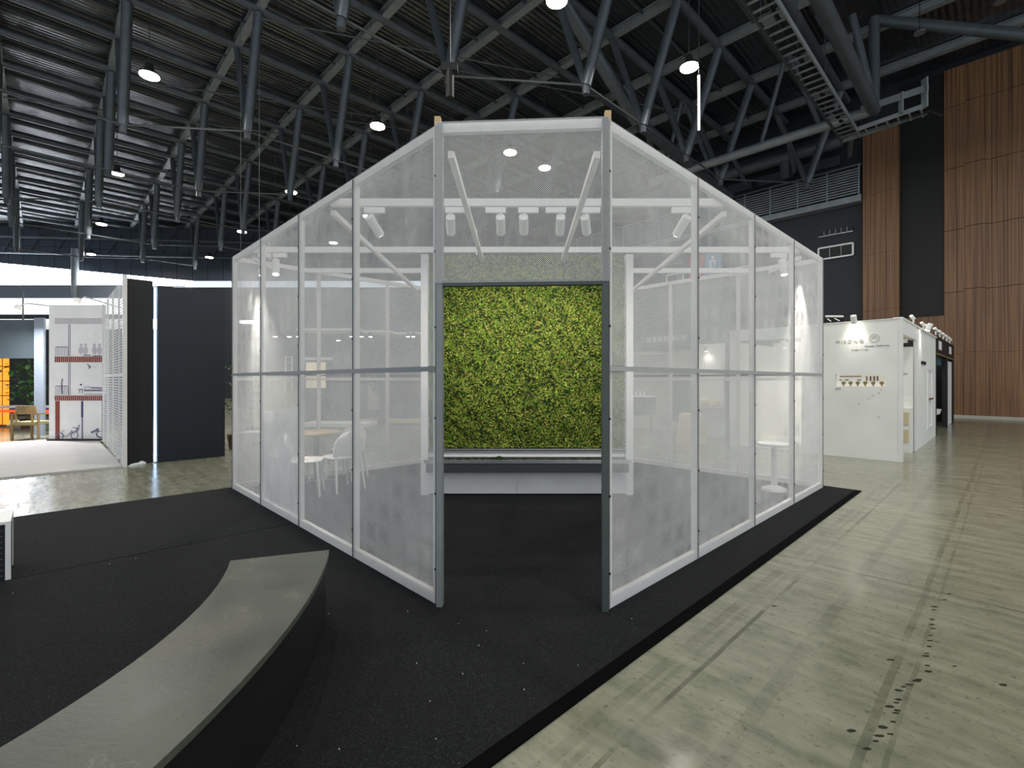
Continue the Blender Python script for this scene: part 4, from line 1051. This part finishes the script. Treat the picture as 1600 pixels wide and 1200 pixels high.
# ================================================================== RIGHT-HAND WHITE STANDS
WB = 1.40; WA0 = 11.25; WH = 2.625
ws = thing('white_stand', 'white walled stand on the right with a lettered front and a lit wall niche', 'stand', ab(14, 3))
nb0, nb1, nz0, nz1 = 1.66, 2.42, 1.43, 1.63       # niche
def niche_b(px):                 # pixel column on the front face to b
    r = (px-800)/F; return WA0*(CA*1-SA*r)/(SA*1+CA*r) if False else (WA0*CA-r*WA0*SA)/(SA+r*CA)
nb0, nb1 = niche_b(1384), niche_b(1305)
def face_z(px, py): b = niche_b(px); p = ab(WA0, b); return EYE-(py-594)/F*p.y
nz0, nz1 = face_z(1345, 603.5), face_z(1345, 585)
BF = niche_b(1283)
fm = MB()
fm.abox(WA0, WA0+.10, WB, BF+.35, .001, nz0).abox(WA0, WA0+.10, WB, BF+.35, nz1, WH).abox(WA0, WA0+.10, WB, nb0, nz0, nz1).abox(WA0, WA0+.10, nb1, BF+.35, nz0, nz1)
obj('front_wall', fm, 'white_wall', ws)
obj('niche_lining', MB().abox(WA0+.16, WA0+.18, nb0-.03, nb1+.03, nz0-.03, nz1+.03).abox(WA0+.10, WA0+.16, nb0-.03, nb1+.03, nz0-.03, nz0).abox(WA0+.10, WA0+.16, nb0-.03, nb1+.03, nz1, nz1+.03), 'niche_glow', ws)
nl = nb1-nb0
def tb(u): return nb1-u*nl
obj('niche_strip', MB().abox(WA0+.13, WA0+.15, tb(.5), tb(.06), nz1-.045, nz1-.03), 'brown_wood', ws)
for k, (u0, u1) in enumerate(((.05,.10),(.17,.24),(.42,.50))):
    obj('niche_bracket', MB().abox(WA0+.13, WA0+.15, tb(u1), tb(u0), nz1-.115, nz1-.10), 'black', ws)
for k, u in enumerate((.61,.685,.755,.82)):
    obj('handle_bar', MB().abox(WA0+.12, WA0+.145, tb(u+.012), tb(u-.012), nz1-.125, nz1-.035), ('gold','brown_wood','brown_wood','brown_wood')[k], ws)
for k, u in enumerate((.14,.285,.43,.58,.735,.90)):
    c = ab(WA0+.135, tb(u), nz0+.001)
    single('display_piece', MB().lathe([(.012,0),(.010,.02),(.034,.055),(.030,.085),(.012,.09)], c, 10), 'gold', ('first','second','third','fourth','fifth','sixth')[k]+' from the left of six small brass pieces in the white wall niche', 'display piece', 'small brass pieces in the niche', True)
obj('caption_card', MB().abox(WA0-.006, WA0, tb(.12), tb(.0), nz0-.075, nz0-.03), 'print_grey', ws)
obj('corner_post', MB().abox(WA0-.01, WA0+.09, WB-.03, WB+.03, .001, WH+.01), 'white_paint', ws)
obj('top_cap', MB().abox(WA0-.015, WA0+.115, WB, BF+.35, WH, WH+.015), 'white_paint', ws)
READ = math.atan2(-CA, SA)      # reading direction on walls that face the aisle (towards -b)
READ = math.atan2(ab(0,-1).y, ab(0,-1).x)
def front_text(s, px, py, size, m='faint_print'):
    b = niche_b(px); text(s, size, m, ab(WA0-.004, b, face_z(px, py)), READ, ws)
front_text('M I S O N O', 1306, 537, .085, 'faint_print')
front_text('Human  Gathering', 1351, 542, .050, 'print_grey')
front_text('30  Days  /  10  Years', 1331, 547.5, .030, 'faint_print')
bl = niche_b(1366); zl = face_z(1366, 528.5)
obj('round_logo', MB().path([ab(WA0-.004, bl+.075*math.cos(t), zl+.075*math.sin(t)) for t in [2*math.pi*i/24 for i in range(25)]], .004, 6).path([ab(WA0-.004, bl-.045, zl-.03), ab(WA0-.004, bl, zl+.045), ab(WA0-.004, bl+.045, zl-.03)], .003, 6).path([ab(WA0-.004, bl-.045, zl+.02), ab(WA0-.004, bl+.045, zl+.02)], .003, 6), 'faint_print', ws)
obj('divider_line', MB().abox(WA0-.005, WA0, niche_b(1345)-.002, niche_b(1345)+.002, face_z(1345,536), face_z(1345,528)), 'faint_print', ws)
for k, (px, py) in enumerate(((1342,631),(1357,623),(1364,618.5),(1373,614),(1377,609),(1373,652))):
    b = niche_b(px); z = face_z(px, py); obj('star_decal', MB().abox(WA0-.004, WA0, b-.012, b+.012, z-.012, z+.012), 'print_grey', ws)
# aisle side (b = WB): portal, closed wall, doorway
obj('side_header', MB().abox(WA0+.09, 13.2, WB-.02, WB+.08, WH-.28, WH), 'white_paint', ws)
obj('side_jamb', MB().abox(13.2, 13.3, WB-.02, WB+.02, .001, WH-.28), 'white_paint', ws)
obj('side_wall', MB().abox(13.3, 17.2, WB, WB+.04, .001, WH), 'white_wall', ws)
obj('inner_wall', MB().abox(WA0+.10, 13.9, WB+1.35, WB+1.43, .001, 2.15), 'white_wall', ws)
obj('inner_wall', MB().abox(13.06, 13.14, WB+.025, WB+1.35, .001, 2.2), 'white_wall', ws)
obj('cross_beam', MB().abox(12.9, 13.0, WB+.1, WB+1.35, 2.28, 2.36), 'white_paint', ws)
cab = obj('inner_cabinet', MB().abox(12.8, 13.055, WB+.025, WB+1.3, .001, .92), 'white_wall', ws)
for z0, z1 in ((.58,.84),(.22,.48)):
    obj('cubby', MB().abox(12.78, 12.8, WB+.06, WB+.9, z0, z1), 'table_cloth', cab)
obj('door_frame', MB().abox(15.3, 15.42, WB-.02, WB+.0, .35, 1.75).abox(16.2, 16.3, WB-.02, WB, .35, 1.75).abox(15.3, 16.3, WB-.02, WB, 1.72, 1.8).abox(15.3,16.3,WB-.02,WB,.3,.36), 'white_paint', ws)
obj('door_handle', MB().abox(15.5, 16.1, WB-.05, WB-.02, 1.02, 1.06), 'brown_wood', ws)
obj('wall_plaque', MB().abox(14.15, 14.9, WB-.02, WB, 1.86, 1.93), 'black', ws)
obj('side_cap', MB().abox(WA0, 17.2, WB-.03, WB+.11, WH, WH+.03), 'white_paint', ws)
SIDEREAD = TH
text('MISONO', .05, 'faint_print', ab(13.052, WB+.30, 1.62), READ, ws)
# open half of the same stand behind the pavilion mesh
b1 = niche_b(1140)
obj('fascia', MB().abox(WA0, WA0+.10, BF+.35, b1, 2.38, WH), 'white_wall', ws)
obj('end_post', MB().abox(WA0, WA0+.14, b1-.16, b1, .001, WH), 'white_paint', ws)
obj('back_wall', MB().abox(14.2, 14.3, WB+1.5, b1, .001, 2.5), 'white_wall', ws)
obj('end_wall', MB().abox(WA0+.14, 14.2, b1-.08, b1, .001, 2.38), 'white_wall', ws)
obj('stand_floor', MB().abox(WA0+.1, 14.2, BF+.35, b1, .001, .02), 'white_wall', ws)
text('NEWS', .11, 'print_grey', ab(14.19, BF+1.1, 1.3), READ, ws)
def booth_spot(c, d, label, power=12, group='spotlights on the white stands'):
    c = Vector(c); d = Vector(d).normalized(); t = thing('booth_spotlight', label, 'spotlight', c, group)
    obj('head', MB().tube(c, c+d*.16, .05, 16), 'white_plastic', t, True); obj('lens', MB().tube(c+d*.161, c+d*.166, .045, 14), 'spot_glow', t)
    obj('arm', MB().bar(c, c+Vector((0,0,-.10))-d*.05, .02, .03), 'white_plastic', t)
    ld = bpy.data.lights.new('booth_light', 'SPOT'); ld.energy = power; ld.spot_size = math.radians(100); ld.spot_blend = .9; ld.color = (1,.96,.88); ld.shadow_soft_size = .05
    lo = bpy.data.objects.new('booth_light', ld); COL.objects.link(lo); lo.parent = t; lo.location = d*.2; lo.rotation_euler = d.to_track_quat('-Z','Y').to_euler()
nAw = ab(-1,0); nBw = ab(0,-1)
bq = niche_b(1337)
booth_spot(ab(WA0-.20, bq, WH+.10), ab(.55,0)+Vector((0,0,-1)), 'spotlight over the lettered front of the white stand')
booth_spot(ab(14.0, WB-.18, WH+.12), ab(0,.4)+Vector((0,0,-1)), 'spotlight on the aisle side of the white stand beyond its portal')
booth_spot(ab(12.3, WB+.7, 2.30), ab(.6,.2)+Vector((0,0,-1)), 'glaring spotlight inside the portal of the white stand', 14)
booth_spot(ab(12.6, niche_b(1192), 2.42), ab(.7,.0)+Vector((0,0,-1)), 'left spotlight inside the open white stand behind the right mesh wall', 110)
booth_spot(ab(12.6, niche_b(1255), 2.42), ab(.7,.0)+Vector((0,0,-1)), 'right spotlight inside the open white stand behind the right mesh wall', 110)
tg = thing('top_fixture', 'cluster of small fittings and cables on top of the white stand front', 'fitting', ab(WA0+.1, niche_b(1300), WH+.015))
obj('box', MB().abox(WA0+.0, WA0+.14, niche_b(1320), niche_b(1285)+.05, WH+.016, WH+.11), 'black', tg)
obj('pipe', MB().tube(ab(WA0-.01, niche_b(1318), WH+.12), ab(WA0-.01, niche_b(1290), WH+.15), .02, 8).tube(ab(WA0-.012, niche_b(1312), WH+.04), ab(WA0-.012, niche_b(1304), WH+.10), .012, 6).tube(ab(WA0-.012, niche_b(1299), WH+.04), ab(WA0-.012, niche_b(1293), WH+.10), .012, 6), 'white_plastic', tg)
# small white fittings along the tops of the aisle-side walls
for k, a in enumerate((13.2, 14.9, 15.6)):
    c = ab(a, WB+.04, WH+.03)
    t = thing('clip_fitting', ('first','second','third')[k]+' small white clip-on fitting on the aisle-side top of the white stand', 'fitting', c, 'clip fittings')
    obj('arm', MB().tube(c, c+Vector((.02,0,.14)), .014, 8), 'white_plastic', t); obj('head', MB().tube(c+Vector((.02,0,.14)), c+Vector((-.06,-.03,.20)), .035, 12), 'white_plastic', t, True)
# dark stand further down the aisle
dk = thing('black_stand', 'black portal stand with white signs farther down the right aisle', 'stand', ab(20, 1.8))
obj('header', MB().abox(17.25, 23.2, WB, WB+.12, 2.22, 2.72), 'black', dk)
obj('post', MB().abox(17.25, 17.45, WB, WB+.12, .001, 2.22), 'black', dk); obj('post', MB().abox(20.55, 20.8, WB, WB+.12, .001, 2.22), 'black', dk); obj('post', MB().abox(22.8, 23.2, WB, WB+.12, .001, 2.22), 'black', dk)
obj('back_wall', MB().abox(17.25, 23.2, WB+1.8, WB+1.9, .001, 2.6), 'black_panel', dk)
obj('side_wall', MB().abox(23.1, 23.2, WB+.12, WB+1.8, .001, 2.6), 'black_panel', dk)
obj('side_wall', MB().abox(17.25, 17.35, WB+.12, WB+1.8, .001, 2.6), 'black_panel', dk)
obj('brass_edge', MB().abox(17.4, 23.0, WB-.01, WB, 2.20, 2.24), 'gold', dk)
obj('teal_header', MB().abox(17.5, 20.5, WB+.13, WB+.19, 1.95, 2.18), 'teal', dk)
for k, a in enumerate((18.0, 21.3)):
    obj('sign_plate', MB().abox(a, a+.65, WB-.015, WB, 2.36, 2.6), 'sign_white', dk)
for k in range(5):
    c = ab(17.8+1.1*k, WB+.05, 2.72)
    t = thing('clip_spotlight', ('first','second','third','fourth','fifth')[k]+' clip spotlight along the top of the black portal stand', 'spotlight', c, 'clip spotlights of the black stand')
    obj('arm', MB().tube(c, c+Vector((0,0,.16)), .015, 8), 'white_plastic', t); obj('head', MB().tube(c+Vector((-.05,-.02,.22)), c+Vector((.06,.02,.14)), .045, 12), 'white_plastic', t, True)
cu = MB(); vs = []; n = 24
for j in (0, 1):
    for i in range(n+1):
        u = i/n; P = ab(20.9+1.8*u, WB+.06+.05*math.sin(u*28)); vs.append((P.x, P.y, .02+2.1*j))
cu.add(vs, [(i,i+1,n+2+i,n+1+i) for i in range(n)])
single('curtain', cu, 'curtain', 'pale draped curtain hanging in the black portal stand', 'curtain', smooth=True)
c = ab(19.4, WB+.50)
eg = thing('egg_chair', 'white moulded lounge chair inside the black portal stand', 'chair', c)
prof = [(.16,.0),(.20,.05),(.06,.12),(.10,.30),(.42,.48),(.46,.62)]
obj('shell', MB().lathe(prof, c, 20), 'white_plastic', eg, True)
bk2 = MB(); vs = []; n = 12
for lay in (0, .04):
    for j in range(5):
        for i in range(n+1):
            t_ = math.pi*(.15+.7*i/n)+TH; rr = .46+.05*math.sin(j*.8)-lay; vs.append((c.x+rr*math.cos(t_), c.y+rr*math.sin(t_), .60+.15*j))
k0 = 5*(n+1); f = []
for j in range(4):
    for i in range(n):
        q = (j*(n+1)+i, j*(n+1)+i+1, (j+1)*(n+1)+i+1, (j+1)*(n+1)+i); f += [q, tuple(x+k0 for x in q[::-1])]
edge = [i for i in range(n+1)]+[j*(n+1)+n for j in range(1,5)]+[4*(n+1)+i for i in range(n-1,-1,-1)]+[j*(n+1) for j in range(3,0,-1)]
f += [(edge[i], edge[i]+k0, edge[(i+1)%len(edge)]+k0, edge[(i+1)%len(edge)]) for i in range(len(edge))]
obj('backrest', bk2.add(vs, f), 'white_plastic', eg, True)

# second white stand and the grey lettered stand behind the right mesh wall
A2 = 12.6
def b_at(a, px): r = (px-800)/F; return (a*CA-r*a*SA)/(SA+r*CA)
def z_at(a, px, py): return EYE-(py-594)/F*ab(a, b_at(a, px)).y
s2 = thing('white_display_wall', 'low white display wall with small dark lettering behind the right mesh wall', 'display wall', ab(A2, b_at(A2,1112)))
obj('wall', MB().abox(A2, A2+.1, b_at(A2,1132)+.02, b_at(A2,1093), .001, z_at(A2,1112,537)), 'white_wall', s2)
obj('edge_post', MB().abox(A2-.06, A2+.1, b_at(A2,1093), b_at(A2,1084), .001, z_at(A2,1090,538)), 'white_paint', s2)
obj('shelf', MB().abox(A2-.35, A2, b_at(A2,1132)+.05, b_at(A2,1096), z_at(A2,1112,635)-.03, z_at(A2,1112,635)), 'white_paint', s2)
text('SIMPLIFY', .10, 'print_grey', ab(A2-.004, b_at(A2,1099), z_at(A2,1099,567)), READ, s2)
booth_spot(ab(A2-.25, b_at(A2,1108), z_at(A2,1108,540)), ab(.5,0)+Vector((0,0,-1)), 'small spotlight washing the low white display wall', 14)
zs = z_at(A2,1112,635)
single('round_vase', MB().lathe([(.05,0),(.12,.05),(.14,.13),(.11,.21),(.05,.25),(.045,.25)], ab(A2-.18, b_at(A2,1105), zs+.001), 18), 'cream', 'taller round cream vase on the shelf behind the right mesh wall', 'vase', 'round cream vases', True)
single('round_vase', MB().lathe([(.05,0),(.12,.04),(.13,.09),(.10,.15),(.05,.17),(.045,.17)], ab(A2-.18, b_at(A2,1121), zs+.001), 18), 'cream', 'lower round cream vase on the shelf behind the right mesh wall', 'vase', 'round cream vases', True)
A3 = 13.4
s3 = thing('lettered_stand', 'grey-beige stand with white Chinese lettering seen through the mesh right of the moss wall', 'stand', ab(A3, b_at(A3,1035)))
obj('wall', MB().abox(A3, A3+.12, b_at(A3,1088), b_at(A3,940), .001, z_at(A3,1040,522)), 'beige_wall', s3)
obj('fascia', MB().abox(A3-.10, A3-.002, b_at(A3,1088), b_at(A3,940), z_at(A3,1035,548), z_at(A3,1035,520)), 'dark_wall', s3)
obj('lit_shelf', MB().abox(A3-.5, A3-.002, b_at(A3,1043), b_at(A3,940), z_at(A3,1020,553)-.04, z_at(A3,1020,553)), 'beige_wall', s3)
obj('opening', MB().abox(A3-.02, A3-.001, b_at(A3,1078), b_at(A3,1046), .3, z_at(A3,1060,590)), 'grey_box', s3)
text('二拾家居有限公司', .185, 'sign_white', ab(A3-.106, b_at(A3,1004.5), z_at(A3,1004.5,535.5)), READ, s3, name='chinese_lettering')
ac = ab(11.6, b_at(11.6, 1003)); 
tvx = thing('rounded_cabinet', 'grey rounded cabinet with small bottles on top, seen through mesh beside the moss wall', 'cabinet', (ac.x, ac.y, 0))
zz0, zz1 = EYE-(648-594)/F*ac.y, EYE-(620-594)/F*ac.y
obj('body', MB().box((ac.x, ac.y, (zz0+zz1)/2), (.62, .45, zz1-zz0)), 'grey_box', tvx); obj('leg', MB().tube((ac.x-.25,ac.y,0),(ac.x-.25,ac.y,zz0),.02,8), 'dark_steel', tvx); obj('leg', MB().tube((ac.x+.25,ac.y,0),(ac.x+.25,ac.y,zz0),.02,8), 'dark_steel', tvx)
obj('rim', MB().box((ac.x, ac.y, zz1+.008), (.66, .48, .02)), 'sign_white', tvx)
for k in range(3):
    single('small_bottle', MB().lathe([(.025,0),(.025,.09),(.01,.11),(.01,.15)], (ac.x-.16+.11*k, ac.y, zz1+.019), 10), 'sign_white', ('left','middle','right')[k]+' of three small white bottles on the rounded grey cabinet', 'bottle', 'bottles on the rounded cabinet', True)
dc = ab(11.2, b_at(11.2, 1080))
zt_ = EYE-(646-594)/F*dc.y
single('draped_table', MB().lathe([(.36,.002),(.30,.35),(.27,zt_-.02),(.255,zt_)], (dc.x, dc.y, 0), 24), 'table_cloth', 'small round table draped in beige cloth seen through the right mesh wall', 'table', smooth=True)

# small paper debris on the carpet
db = MB()
for px, py in ((514,959),(637,955),(717,975),(760,986),(748,1009),(651,1037),(723,1053),(672,1096),(987,967),(818,1037),(903,1040),(819,1078),(530,1171),(464,1166),(681,1155),(212,873),(171,881),(20,927)):
    x, y = gp(px, py, CZ); s = random.uniform(.0018,.0038); db.box((x, y, CZ+.002), (s*1.4, s, .003), random.random()*3)
tag(obj('paper_flecks', db, 'debris', None, kind='stuff'), 'tiny pale flecks scattered on the black carpet', 'debris')
